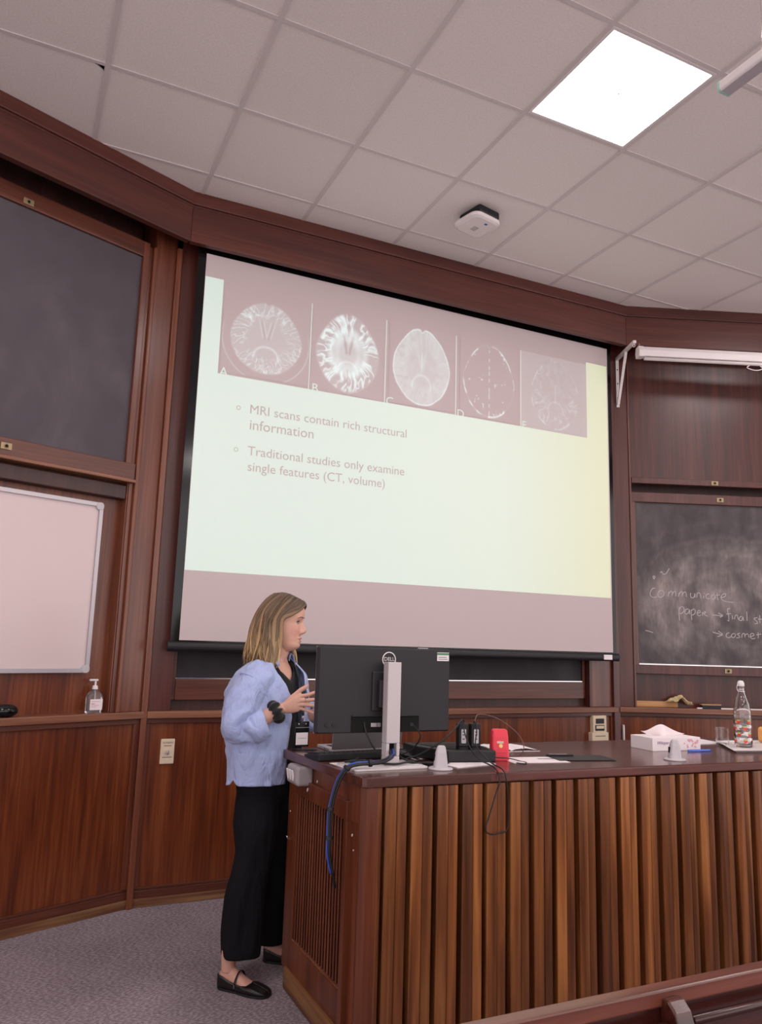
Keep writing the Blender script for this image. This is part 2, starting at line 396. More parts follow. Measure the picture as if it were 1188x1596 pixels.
# ------------------------------------------------------------------ setting: walls (local x along the wall, -y into the room)
CLp = (.575, 1.10); CRp = (4.108, 1.10); A22 = math.radians(22)
def wallroot(name, loc, rot, x0, x1):
    x0 -= .12; x1 += .12
    m = MB().box(x0, x1, .16, .26, 0, H+.06)          # masonry behind the panelling
    m.box(x0, x1, .02, .16, 0, 1.0)
    o = m.build(name, M['recess']); o.location = (*loc, 0); o.rotation_euler = (0, 0, rot); o['kind'] = 'structure'; return o
wl = wallroot('wall_left', CLp, A22, -5.2, 0)
wc = wallroot('wall_back', (0, 1.10), 0, .575, 4.108)
wr = wallroot('wall_right', CRp, -A22, 0, 5.2)

# --- back wall
def lower_panelling(w, x0, x1, stiles, sx0, sx1):
    """dado: ledge, moulding, recessed panels between stiles, bottom rail"""
    box('ledge', M['ledge'], w, x0, x1, -.035, .14, 1.018, 1.058, .004)
    box('ledge_moulding', M['rail'], w, x0, x1, -.014, .02, .988, 1.018, .004)
    box('bottom_rail', M['rail'], w, x0, x1, -.012, .02, .045, .088, .003)
    box('panel_moulding', M['rail'], w, x0, x1, -.006, .02, .088, .102, .003)
    for a, b in stiles: box('stile', M['post'], w, a, b, -.010, .02, .1, .99, .003)
    prev = sx0
    for a, b in sorted(stiles) + [(sx1, sx1)]:
        if a - prev > .1: box('panel', M['panel'], w, prev, a, .004, .02, .1, .99, .0)
        prev = b
lower_panelling(wc, .60, 4.085, [(.60, .625), (4.035, 4.06)], .60, 4.085)
box('corner_post', M['edge'], wc, .566, .600, -.034, .20, 0, H-.3, .004)
box('pilaster', M['postdk'], wc, .602, .73, -.01, .16, 1.058, H, .003)
box('pilaster', M['post'], wc, 3.855, 4.052, -.006, .16, 1.058, H, .003)
box('pilaster_edge', M['postdk'], wc, 3.83, 3.855, -.014, .16, 1.058, H, .003)
box('corner_post', M['postdk'], wc, 4.052, 4.112, -.03, .20, 0, H-.3, .004)
# a wide sliding chalkboard in the recess behind the projection screen
cbc = thing('sliding_chalkboard', 'dark chalkboard in the recess behind and below the projection screen', 'chalkboard', (.73, 1.10, 1.058))
B = lambda n, m, *a, **k: box(n, m, cbc, *a, **k)
B('slate', M['slateC'], .025, 3.075, .05, .062, .187, 2.2, 0)
B('frame_stile', M['rail'], .004, .028, .03, .075, .06, 2.2)
B('frame_stile', M['rail'], 3.072, 3.096, .03, .075, .06, 2.2)
B('bottom_rail', M['rail'], .028, 3.072, .02, .075, .06, .18)
B('chalk_channel', M['chrome'], .028, 3.072, .03, .05, .18, .188, .001)
B('track', M['recess'], .004, 3.096, .05, .12, .0, .06)

# --- left wall
lower_panelling(wl, -5.2, -.005, [(-.05, -.012), (-1.75, -1.70), (-3.4, -3.35)], -5.2, -.012)
box('pilaster', M['post'], wl, -.155, -.012, -.012, .16, 1.058, H, .003)
box('pilaster_edge', M['edge'], wl, -.178, -.155, -.028, .16, 1.058, H-.36, .004)
box('inner_stile', M['post'], wl, -.205, -.178, -.008, .16, 1.058, H-.36, .004)
box('inner_bead', M['edge'], wl, -.212, -.205, -.0, .16, 1.058, H-.36, .002)
box('recess_panel', M['panel'], wl, -3.3, -.205, .06, .12, 1.058, 2.36, 0)
box('recess_panel', M['recess'], wl, -3.3, -.205, .10, .14, 2.36, H-.2, 0)
box('pilaster', M['post'], wl, -3.5, -3.3, -.012, .16, 1.058, H, .003)
box('cross_rail', M['recess'], wl, -3.3, -.215, .0, .10, 2.262, 2.345, .006)
box('recess_panel', M['panel_up'], wl, -5.2, -3.5, .02, .16, 1.058, H-.3, 0)

def latch(parent, x, y, z, w=.028, h=.028):
    t = MB().box(x-w, x+w, y-.004, y, z-h*.62, z+h*.62).build('latch_plate', M['brass'], parent, bev=.001)
    MB().tube([(x+.011*math.cos(a), y-.006, z+.011*math.sin(a)) for a in [k*PI/8 for k in range(17)]], .0022, 6).build('latch_ring', M['brass'], t)
    MB().cyl((x, y-.0045, z), (x, y-.002, z), .008, n=12).build('latch_hole', M['void'], t)

lw = thing('chalkboard', 'large clean grey chalkboard high on the left wall, above the whiteboard', 'chalkboard', (*CLp, 0), A22)
x0 = -3.1
B = lambda n, m, *a, **k: box(n, m, lw, *a, **k)
B('slate', M['slateL'], x0+.05, -.243, -.002, .01, 2.47, 3.765, 0)
B('frame_stile', M['post'], -.246, -.206, -.024, .05, 2.37, 3.86, .004)
B('frame_stile', M['post'], x0, x0+.05, -.024, .05, 2.37, 3.86, .004)
B('top_rail', M['rail'], x0, -.206, -.022, .05, 3.762, 3.862, .004)
B('bottom_rail', M['rail'], x0, -.190, -.038, .05, 2.372, 2.472, .004)
B('bottom_lip', M['ledge'], x0, -.186, -.050, .05, 2.358, 2.378, .004)
latch(lw, -.947, -.023, 3.79); latch(lw, -.926, -.04, 2.425)

wb = thing('whiteboard', 'blank whiteboard with grey aluminium frame, hung on the left wall under the chalkboard', 'whiteboard', (*CLp, 0), A22)
x0 = -2.2
def rrect(x0, x1, z0, z1, r, n=6):
    p = []
    for cx, cz, a0 in ((x1-r, z1-r, 0), (x0+r, z1-r, 90), (x0+r, z0+r, 180), (x1-r, z0+r, 270)):
        for k in range(n+1):
            a = math.radians(a0+90*k/n); p.append((cx+r*math.cos(a), cz+r*math.sin(a)))
    return p
MB().prismxz(rrect(x0+.012, -.352, 1.292, 2.206, .02), .026, .05).build('board_face', M['wboard'], wb)
out = rrect(x0, -.338, 1.276, 2.222, .035); inn = rrect(x0+.022, -.36, 1.298, 2.2, .018)
n = len(out)
MB().loft([[(x, .056, z) for x, z in out], [(x, .022, z) for x, z in out], [(x*.999-.0005, .014, z) for x, z in out], [(x, .014, z) for x, z in inn], [(x, .027, z) for x, z in inn]], False, False).build('frame', M['alu'], wb, smooth=False)
for cx, cz in ((-.338-.02, 2.222-.02), (-.338-.02, 1.276+.02)):
    MB().prismxz(rrect(cx-.022, cx+.022, cz-.022, cz+.022, .018, 4), .011, .05).build('corner_cap', M['ltgrey'], wb, bev=.002)

# --- right wall
lower_panelling(wr, .008, 5.2, [(.008, .022), (2.2, 2.25)], .02, 5.2)
box('pilaster', M['postdk'], wr, 0, .13, -.012, .16, 1.058, H, .003)
box('pilaster_edge', M['post'], wr, .13, .146, -.022, .16, 1.058, H-.34, .004)
box('recess_panel', M['panel_up'], wr, .146, 3.3, .07, .16, 1.058, 2.2, 0)
box('pilaster', M['postdk'], wr, 3.3, 3.5, -.012, .16, 1.058, H, .003)
box('recess_panel', M['panel_up'], wr, 3.5, 5.2, .02, .16, 1.058, H-.3, 0)
# small white strip hinge low on the right wall
box('door_hinge', M['white'], wr, .034, .046, -.024, .02, .80, .925, .003)

up = thing('sliding_board', 'polished mahogany sliding board above the chalkboard on the right wall', 'panel', (*CRp, 0), -A22)
box('panel_board', M['panel_up'], up, .15, 3.28, -.006, .02, 2.86, 4.0, 0)
box('bottom_rail', M['postdk'], up, .15, 3.28, -.022, .02, 2.812, 2.862, .004)
latch(up, .835, -.023, 2.836)
rb = thing('chalkboard', 'smeared chalkboard with chalk handwriting on the right wall', 'chalkboard', (*CRp, 0), -A22)
B = lambda n, m, *a, **k: box(n, m, rb, *a, **k)
B('slate', M['slateR'], .18, 3.2, .022, .035, 1.385, 2.668, 0)
B('frame_stile', M['post'], .15, .182, .004, .06, 1.315, 2.745, .004)
B('frame_stile', M['post'], 3.2, 3.25, .004, .06, 1.315, 2.745, .004)
B('top_rail', M['postdk'], .15, 3.25, .002, .06, 2.664, 2.745, .004)
B('bottom_rail', M['postdk'], .15, 3.25, -.004, .06, 1.31, 1.382, .004)
B('chalk_channel', M['chrome'], .182, 3.2, .002, .022, 1.380, 1.390, .001)
latch(rb, .885, .001, 2.705); latch(rb, .885, -.005, 1.348)
STROKES = [[[0.333,1.977],[0.314,1.973],[0.298,1.952],[0.292,1.928],[0.303,1.908],[0.326,1.904],[0.346,1.91]],[[0.382,1.961],[0.362,1.95],[0.354,1.927],[0.362,1.908],[0.385,1.908],[0.404,1.929],[0.402,1.951],[0.382,1.961]],[[0.437,1.917],[0.444,1.952]],[[0.439,1.933],[0.459,1.957],[0.471,1.953],[0.47,1.922]],[[0.472,1.934],[0.486,1.956],[0.5,1.95],[0.5,1.917]],[[0.521,1.915],[0.527,1.948]],[[0.525,1.933],[0.544,1.956],[0.554,1.949],[0.551,1.922]],[[0.554,1.937],[0.571,1.955],[0.583,1.948],[0.585,1.917]],[[0.622,1.95],[0.619,1.923],[0.63,1.91],[0.649,1.919],[0.654,1.946],[0.655,1.915]],[[0.669,1.914],[0.674,1.944],[0.691,1.952],[0.701,1.934],[0.703,1.91]],[[0.727,1.931],[0.724,1.909]],[[0.731,1.951],[0.733,1.946]],[[0.773,1.947],[0.752,1.941],[0.744,1.923],[0.755,1.908],[0.776,1.91]],[[0.814,1.943],[0.795,1.937],[0.788,1.918],[0.798,1.904],[0.815,1.913],[0.82,1.938],[0.821,1.907]],[[0.837,1.957],[0.838,1.912],[0.848,1.902]],[[0.827,1.937],[0.859,1.941]],[[0.863,1.92],[0.895,1.927],[0.91,1.946],[0.894,1.951],[0.873,1.936],[0.87,1.913],[0.898,1.892],[0.965,1.885]],[[0.524,1.833],[0.521,1.779],[0.523,1.728]],[[0.524,1.818],[0.541,1.837],[0.559,1.833],[0.563,1.815],[0.553,1.793],[0.528,1.781]],[[0.599,1.821],[0.576,1.816],[0.568,1.793],[0.58,1.781],[0.598,1.794],[0.606,1.818],[0.607,1.782]],[[0.62,1.817],[0.62,1.773],[0.623,1.736]],[[0.621,1.808],[0.64,1.822],[0.653,1.811],[0.648,1.787],[0.625,1.773]],[[0.671,1.792],[0.692,1.797],[0.69,1.812],[0.676,1.808],[0.668,1.788],[0.679,1.771],[0.697,1.776]],[[0.71,1.802],[0.711,1.772]],[[0.711,1.785],[0.73,1.805],[0.739,1.799],[0.725,1.785],[0.754,1.767]],[[0.791,1.78],[0.873,1.777]],[[0.839,1.798],[0.875,1.779],[0.851,1.765]],[[0.937,1.834],[0.923,1.836],[0.915,1.822],[0.921,1.791],[0.923,1.74],[0.911,1.743]],[[0.904,1.791],[0.944,1.796]],[[0.952,1.784],[0.954,1.753]],[[0.969,1.753],[0.977,1.78],[0.993,1.785],[1.001,1.75]],[[1.03,1.777],[1.011,1.768],[1.01,1.746],[1.028,1.746],[1.039,1.773],[1.044,1.742]],[[1.073,1.816],[1.072,1.743]],[[1.157,1.772],[1.129,1.763],[1.147,1.746],[1.155,1.728],[1.135,1.723]],[[1.177,1.791],[1.176,1.729]],[[1.161,1.759],[1.221,1.761]],[[0.785,1.647],[0.863,1.628]],[[0.834,1.656],[0.866,1.63],[0.826,1.613]],[[0.923,1.647],[0.9,1.637],[0.896,1.615],[0.916,1.607],[0.935,1.617]],[[0.959,1.642],[0.94,1.63],[0.944,1.61],[0.962,1.613],[0.972,1.633],[0.959,1.642]],[[1.009,1.645],[0.986,1.637],[0.999,1.626],[1.003,1.612],[0.977,1.607]],[[1.021,1.61],[1.027,1.637],[1.045,1.642],[1.048,1.613],[1.051,1.633],[1.073,1.64],[1.08,1.612]],[[1.094,1.621],[1.122,1.631],[1.114,1.646],[1.095,1.639],[1.092,1.617],[1.107,1.604],[1.13,1.609]],[[1.156,1.658],[1.156,1.61]],[[1.141,1.636],[1.182,1.643]],[[0.246,1.644],[0.282,1.636],[0.307,1.628]],[[0.378,2.101],[0.392,2.109],[0.403,2.091],[0.428,2.098],[0.454,2.138]],[[0.318,2.072],[0.326,2.05],[0.336,2.069],[0.322,2.074]]]
cw = MB()
for st in STROKES:
    P = catmull([(a*1.0, .0215, b) for a, b in st], 4) if len(st) > 2 else [Vector((a, .0215, b)) for a, b in st]
    cw.tube(P, [.0032]*len(P), 5, flatten=.35, up=(0, 1, 0))
cw.build('chalk_handwriting', M['chalk'], rb, kind='stuff', label='handwritten words in pale chalk')

# --- fascia along the three walls
FL = (.6116, .8943); FR = (4.0612, .8569)
def fascia(name, p, q):
    p = Vector((*p, 0)); q = Vector((*q, 0)); L = (q-p).length; a = math.atan2(q.y-p.y, q.x-p.x)
    m = MB().box(0, L, 0, .045, 3.885, H); o = m.build(name, M['fascia'], bev=.003); o['kind'] = 'structure'
    o.location = p; o.rotation_euler = (0, 0, a)
    box('crown_strip', M['fascia'], o, 0, L, -.016, .001, H-.085, H, .004)
    box('shadow_bead', M['postdk'], o, 0, L, -.005, .001, H-.097, H-.085, .002)
    return o
u1 = Vector((math.cos(A22), math.sin(A22))); u2 = Vector((math.cos(A22), -math.sin(A22)))
fascia('trim_1', (FL[0]-5*u1.x, FL[1]-5*u1.y), FL)
fascia('trim_2', FL, FR)
fascia('trim_3', FR, (FR[0]+5*u2.x, FR[1]+5*u2.y))

# --- baseboards
def baseboard(name, w, x0, x1):
    o = MB().box(x0, x1, -.018, .02, 0, .047).build(name, M['base'], bev=.003)
    o.location = w.location; o.rotation_euler = w.rotation_euler; o['kind'] = 'structure'
baseboard('baseboard_left', wl, -5.2, 0.0); baseboard('baseboard_back', wc, .577, 4.1); baseboard('baseboard_right', wr, 0.005, 5.2)

# ------------------------------------------------------------------ projection screen with the slide on it
ps = thing('projection_screen', 'large pull-down projection screen with black borders showing a slide of brain scans', 'projection screen', (2.34, .98, 1.38))
SY = .98
def sbox(n, m, x0, x1, z0, z1, y0, y1, bev=0, **k): return MB().box(x0, x1, y0, y1, z0, z1).build(n, m, ps, bev=bev, world=True, **k)
sbox('border', M['blackgl'], .682, 4.004, 1.45, 4.14, SY, SY+.002)
sbox('cloth', M['screen'], .732, 3.968, 1.466, 3.874, SY-.0015, SY-.0002)
MB().loft([[(x, SY+.001+.018*math.cos(t)*1.0, 1.43+.029*math.sin(t)) for t in [2*PI*k/16 for k in range(16)]] for x in (.668, 4.02)]).build('bottom_batten', M['black'], ps, smooth=False, world=True)
MB().cyl((.66, SY+.03, 4.12), (4.02, SY+.03, 4.12), .045).build('roller', M['black'], ps, world=True, smooth=True)
sbox('batten_label', M['white'], 3.865, 3.945, 1.412, 1.448, SY-.0185, SY-.0165)
sbox('hand_grip', M['ltgrey'], 2.10, 2.19, 1.392, 1.402, SY-.02, SY+.01, .002)

def slide_white():  # emission stands in for projector light, its tint shifting across the screen
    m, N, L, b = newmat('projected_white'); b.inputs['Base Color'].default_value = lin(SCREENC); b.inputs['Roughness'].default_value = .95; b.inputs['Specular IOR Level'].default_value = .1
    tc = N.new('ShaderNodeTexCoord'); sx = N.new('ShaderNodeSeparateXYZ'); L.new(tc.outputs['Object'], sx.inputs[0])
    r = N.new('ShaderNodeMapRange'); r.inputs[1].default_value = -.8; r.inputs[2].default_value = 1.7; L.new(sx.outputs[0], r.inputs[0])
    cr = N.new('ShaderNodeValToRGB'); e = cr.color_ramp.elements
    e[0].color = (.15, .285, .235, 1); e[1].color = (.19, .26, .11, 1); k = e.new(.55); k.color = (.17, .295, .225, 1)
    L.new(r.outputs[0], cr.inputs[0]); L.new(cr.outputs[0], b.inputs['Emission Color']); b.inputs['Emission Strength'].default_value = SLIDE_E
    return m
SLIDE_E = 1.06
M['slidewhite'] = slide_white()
# projector-lit part of the slide, made to glow by itself: an L-shaped field round the dark picture strip
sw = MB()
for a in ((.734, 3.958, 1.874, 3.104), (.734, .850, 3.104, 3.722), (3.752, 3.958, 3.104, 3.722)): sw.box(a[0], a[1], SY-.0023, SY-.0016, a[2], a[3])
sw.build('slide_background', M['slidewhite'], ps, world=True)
X = (1, 0, 0); Zv = (0, 0, 1)
for s, x, z, w in (('MRI scans contain rich structural', 1.064, 2.880, 1.105), ('information', 1.068, 2.777, .425), ('Traditional studies only examine', 1.068, 2.612, 1.095), ('single features (CT, volume)', 1.072, 2.512, .945)):
    text('slide_text', s, M['screentext'], ps, (x, SY-.0023, z), X, Zv, width=w, size=None, height=None, depth=.0004)
for x, z in ((.995, 2.905), (.995, 2.637)):
    MB().tube([(x+.012*math.cos(a), SY-.0026, z+.012*math.sin(a)) for a in [k*PI/10 for k in range(21)]], .0022, 5, flatten=.2, up=(0,1,0)).build('slide_bullet', M['screentext'], ps, world=True)
for s, x in (('A', .858), ('B', 1.468), ('C', 2.008), ('D', 2.572), ('E', 3.135)):
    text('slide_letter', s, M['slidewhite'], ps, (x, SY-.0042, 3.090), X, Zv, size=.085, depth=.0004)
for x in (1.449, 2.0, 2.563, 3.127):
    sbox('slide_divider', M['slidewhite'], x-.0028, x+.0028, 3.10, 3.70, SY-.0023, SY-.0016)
m_e = flat('projected_grey', SCREENC, .95, spec=.1, emis=(.30, .42, .40, 1), es=.15)  # dim projector light put in as weak emission
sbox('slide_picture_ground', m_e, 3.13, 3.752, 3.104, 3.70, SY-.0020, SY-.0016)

# brain slices, projector light put in vertex by vertex as emission colour
rng = np.random.default_rng(5)
def vnoise(x, y, seed):
    r = np.random.default_rng(seed).random((64, 64))
    xi = np.floor(x).astype(int); yi = np.floor(y).astype(int); fx = x-xi; fy = y-yi
    fx = fx*fx*(3-2*fx); fy = fy*fy*(3-2*fy)
    g = lambda a, b: r[a % 64, b % 64]
    return (g(xi, yi)*(1-fx)+g(xi+1, yi)*fx)*(1-fy)+(g(xi, yi+1)*(1-fx)+g(xi+1, yi+1)*fx)*fy
def fbm(x, y, seed, o=3): return sum(vnoise(x*2**k, y*2**k, seed+k)*.5**k for k in range(o))/sum(.5**k for k in range(o))
def ss(a, b, x): t = np.clip((x-a)/(b-a), 0, 1); return t*t*(3-2*t)
def brain(style, cx, cz, hw, hh, seed, scale=1.0):
    nx, nz = 130, 160
    U, V = np.meshgrid(np.linspace(-1.11, 1.11, nx), np.linspace(-1.03, 1.03, nz))
    au = np.abs(U); side = np.sign(U)
    wv = fbm(U*2.2+7, V*2.2+3, seed)-.5; wv2 = fbm(U*2.2+17, V*2.2+33, seed+9)-.5
    wid = 1 - .16*ss(-.1, 1.0, V) - .04*ss(-.2, -1, V)            # narrower at the front (top)
    R = np.sqrt((U/wid)**2 + V**2) + .05*(fbm(U*3, V*3, seed+4)-.5) - .05*np.exp(-(U/.06)**2)*0
    notch = .07*np.exp(-(U/.05)**2)*(V > 0); R = R + notch
    inside = ss(1.0, .965, R)
    # gyri: ridges of warped noise, stretched from the rim inwards
    th = np.arctan2(V, U); fq = 5.2
    g1 = fbm(np.cos(th)*fq*1.25+R*1.3+wv*3+9, np.sin(th)*fq*1.25+wv2*3+side*2+9, seed+20, 2)
    ridge = 1-np.abs(g1-.5)*9; ridge = np.clip(ridge, 0, 1)
    g2 = fbm(U*5.5+wv2*2+3+side, V*5.5+wv*2+5, seed+30, 2); ridge2 = np.clip(1-np.abs(g2-.5)*10, 0, 1)
    outer = ss(.42, .62, R)
    # ventricles: a butterfly near the centre, and a curved pair lower down
    dv = np.abs(au - (.05+.22*np.clip(V-.02, 0, 1)*1.1)); vent = np.exp(-(dv/.035)**2)*ss(-.08, 0, V)*ss(.48, .36, V)
    dl = np.abs(np.sqrt((au-.02)**2+(V+.52)**2)-.30); low = np.exp(-(dl/.03)**2)*ss(-.62, -.5, V)*(V < -.1)
    mid = np.exp(-(U/.018)**2)*inside
    rim = np.exp(-((R-.97)/.022)**2)
    if style == 'A':
        c = .34*np.clip(1-np.abs(g1-.5)*16, 0, 1)*outer + .26*np.clip(1-np.abs(g2-.5)*15, 0, 1)*outer + .10 + .28*low + .2*np.exp(-((dv-.05)/.02)**2)*ss(-.05, .05, V)*ss(.5, .38, V) - .12*vent
        c = c*ss(.93, .88, R) + .22*np.exp(-((np.sqrt((U/1.08)**2+((V+.04)/1.08)**2)-1.02)/.016)**2)*ss(.5, -.2, V) + .07*ss(.95, .9, R)
        c = c + .35*np.exp(-(((au-.42)/.05)**2+((V-.5)/.07)**2))*inside
    elif style == 'B':
        deep = ss(.86, .45, R); br = np.clip(1-np.abs(g1-.5)*6.5, 0, 1)*ss(.99, .90, R)
        c = np.maximum(br*outer*.95, .0) + .62*ss(.72, .5, R)*ss(.22, .40, R) + .28*ss(.42, .25, R)
        c = c*(.75+.5*(g2)) - .45*vent - .25*np.exp(-((au-.42)/.10)**2-((V+.0)/.3)**2) + .3*low + .10*inside
        c = np.clip(c, 0, 1)*inside*.85
        c = np.where(inside > .5, c*.9+.03, c)
        c = c*(1-.6*mid*(np.abs(V) > .4))
    elif style == 'C':
        c = .20*inside + .18*(1-np.clip(1-np.abs(g1-.5)*8, 0, 1))*inside*outer*.6 + .16*fbm(U*6, V*6, seed+50)*inside + .32*rim + .35*mid*ss(-.2, .0, V)*ss(.45, .3, V) + .22*low + .1*vent
        c = c*ss(1.03, .98, R)
    elif style == 'D':
        n = fbm(U*4+3, V*4+1, seed+60)
        c = .62*rim*ss(.42, .6, n) + .06*rim + .5*mid*ss(.5, .62, fbm(U*3, V*9, seed+61)) + .5*vent*ss(.55, .62, n) + .45*ss(.74, .78, vnoise(U*22+50, V*22+50, seed+62))*ss(.62, .7, n)*inside
    else:
        c = .13 + .20*(fbm(U*8, V*8, seed+70)-.5)*inside + .26*np.clip(1-np.abs(g1-.5)*14, 0, 1)*ss(.5, .6, fbm(U*3+2, V*3+5, seed+71))*inside*outer + .30*rim*ss(.4, .6, fbm(U*4, V*4, seed+73)) + .26*mid*ss(-.4, -.1, V)*ss(.3, .2, V) + .15*low
    c = np.clip(c, 0, 1)
    m = MB(); dx = U.ravel()*hw*scale + cx; dz = V.ravel()*hh*scale + cz
    m.v = [(a, SY-.0034, b) for a, b in zip(dx.tolist(), dz.tolist())]
    idx = np.arange(nx*nz).reshape(nz, nx)
    m.f = np.stack([idx[:-1, :-1], idx[:-1, 1:], idx[1:, 1:], idx[1:, :-1]], -1).reshape(-1, 4).tolist()
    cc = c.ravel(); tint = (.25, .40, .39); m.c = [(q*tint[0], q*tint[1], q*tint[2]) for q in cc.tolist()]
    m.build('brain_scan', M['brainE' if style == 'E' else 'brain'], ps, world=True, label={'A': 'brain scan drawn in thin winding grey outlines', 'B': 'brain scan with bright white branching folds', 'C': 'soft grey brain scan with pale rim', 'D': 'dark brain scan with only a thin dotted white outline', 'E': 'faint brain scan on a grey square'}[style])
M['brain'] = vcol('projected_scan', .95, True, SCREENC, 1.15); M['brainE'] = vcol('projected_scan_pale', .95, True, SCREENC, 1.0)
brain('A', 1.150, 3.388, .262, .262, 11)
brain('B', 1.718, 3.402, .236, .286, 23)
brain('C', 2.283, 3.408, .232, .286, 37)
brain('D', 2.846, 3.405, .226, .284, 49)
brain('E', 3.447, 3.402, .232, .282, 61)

# ------------------------------------------------------------------ lecture desk
Z = .99
fa = math.radians(-2.87); fx, fy = math.cos(fa), math.sin(fa)
FO = (1.058, -.90)
def fpt(s, off=0): return (FO[0]+fx*s+fy*off, FO[1]+fy*s-fx*off)      # along the desk front; off towards the room
DL = 3.75
desk = thing('lecture_desk', 'long dark wooden lecture desk with vertical slats along its front', 'desk', (1.07, -.88, 0))
def dbuild(mb, n, m, bev=0, **k): return mb.build(n, m, desk, bev=bev, world=True, **k)
# desktop with a clipped near corner
b0 = fpt(DL); bk = (b0[0]-.04, b0[1]+.83)
poly = [(1.021, -.09), (1.060, -.835), (1.066, -.905), (1.078, -.922), b0, bk]
top = dbuild(MB().prism(poly, Z-.038, Z), 'desktop', M['top'], .004)
e0, e1 = fpt(.02, .004), fpt(DL, .004); e2, e3 = fpt(DL, .018), fpt(.02, .018)
dbuild(MB().prism([(e0[0], e0[1]), (e1[0], e1[1]), (e2[0], e2[1]), (e3[0], e3[1])], Z-.036, Z-.004), 'front_edge_strip', M['topedge'], .004)
# carcass
c0 = fpt(.05, -.035); c1 = fpt(DL-.05, -.035)
XF = 1.075
dbuild(MB().prism([(XF+.05, -.09), (XF+.05, c0[1]), (c1[0], c1[1]), (c1[0], -.12)], .0, Z-.038), 'carcass', M['slatback'])
# front slats in pairs with a deep gap between the pairs
k = 0; s = .103
random.seed(3)
def slat(s0, s1, proud, mat, mesh=[{}]):
    w = s1-s0; a = fpt(s0, 0); 
    hgt = Z-.042-.06
    key = (round(w, 3), round(proud, 3))
    if key in mesh[0]:
        o = mesh[0][key].copy(); COL.objects.link(o); o.parent = desk
    else:
        m = MB().loft([[(0, .035, z), (0, -proud+.003, z), (.003, -proud, z), (w*.5, -proud-.0022, z), (w-.003, -proud, z), (w, -proud+.003, z), (w, .035, z)] for z in (0, hgt)])
        o = m.build('slat', M['slat'], desk); mesh[0][key] = o
    o.location = (a[0]-desk.location.x, a[1]-desk.location.y, .06); o.rotation_euler = (0, 0, fa)
    return o
slat(.062, .094, .002, 0)
while s < DL-.12:
    w2 = (.0405, .037, .034)[min(2, k//4)]
    slat(s, s+.046, .012, 0); slat(s+.048, s+.048+w2, .010, 0)
    s += .1083; k += 1
# plain corner board between the front slats and the side
dbuild(MB().prism([(XF-.004, -.885), (XF+.012, -.912), (XF+.055, -.914), (XF+.055, -.86), (XF+.0, -.86)], .02, Z-.038), 'corner_post', M['dside'], .003)
# left end: framed louvre
def side(n, m, y0, y1, z0, z1, x0=XF-.008, x1=XF+.05, bev=.002): return dbuild(MB().box(x0, x1, min(y0, y1), max(y0, y1), z0, z1), n, m, bev)
side('side_board', M['dside'], -.10, -.87, .815, Z-.038, x0=XF-.002)
side('rear_stile', M['dside'], -.10, -.215, .07, .93)
side('louvre_head', M['dside'], -.215, -.800, .815, .885, x0=XF-.022)
side('front_stile', M['dside'], -.765, -.800, .02, .815, x0=XF-.020)
side('bottom_board', M['dside'], -.215, -.765, .03, .205, x0=XF-.010)
side('louvre_sill', M['ledge'], -.215, -.765, .203, .210, x0=XF-.006, x1=XF+.04, bev=.001)
side('side_filler', M['dside'], -.800, -.875, .02, .815, x0=XF+.004)
y = -.228; k = 0; sl0 = None
while y > -.755:
    if sl0 is None:
        sl0 = MB().obox((0, 0, 0), (math.cos(.5), math.sin(.5), 0), (-math.sin(.5), math.cos(.5), 0), (0, 0, 1), .013, .0042, .303).build('louvre_slat', M['dside'], desk, bev=.001, seg=1); o = sl0
    else: o = sl0.copy(); COL.objects.link(o); o.parent = desk
    o.location = (XF+.010-desk.location.x, y-desk.location.y, .512)
    y -= .0292; k += 1
dbuild(MB().prism([(XF-.022, -.17), (XF+.03, -.12), (XF+.05, -.88), (XF-.028, -.90)], 0, .085), 'plinth', M['dplinth'], .006)
a, b = fpt(.02, -.02), fpt(DL, -.02); c, d = fpt(DL, -.06), fpt(.02, -.06)
dbuild(MB().prism([a, b, c, d], 0, .06), 'front_plinth', M['dplinth'])
for yy, zz, s_ in ((-.29, .905, .006), (-.45, .90, .005), (-.38, .855, .007), (-.66, .875, .005), (-.83, .77, .005), (-.845, .72, .003), (-.13, .72, .003)):
    MB().obox((XF-.0245 if .82 < zz < .88 else XF-.009, yy, zz), (1, 0, 0), (0, .8, .6), (0, -.6, .8), .0012, s_*.55, s_).build('paint_chip', M['paper'], desk, world=True)
hk = [(XF-.010-.012*math.sin(a), -.125-.012*math.cos(a), .60+.014*math.sin(a*1.0)) for a in np.linspace(0, 4.4, 12)]
MB().tube([(XF-.004, -.125, .612)] + hk, .0018, 6).build('cup_hook', M['chrome'], desk, world=True)

# switch box on the desk end
sw = thing('switch_box', 'grey box with three white rocker switches, screwed to the end of the desk', 'switch', (XF-.045, -.318, .912))
bb = MB(); 
bb.loft([[(x, y, z) for y, z in [(yy*q, zz*q2) for yy, zz in ((-.066, -.042), (.066, -.042), (.066, .038), (-.066, .038))]] for x, q, q2 in ((.043, 1, 1), (-.02, 1, 1), (-.034, .90, .84))])
bb.build('housing', M['boxgrey'], sw, bev=.01, seg=3)
for yy in (.040, .008, -.024):
    MB().obox((-.0355, yy, -.002), (.985, 0, .17), (0, 1, 0), (-.17, 0, .985), .0035, .0080, .022).build('rocker', M['white'], sw, bev=.002)

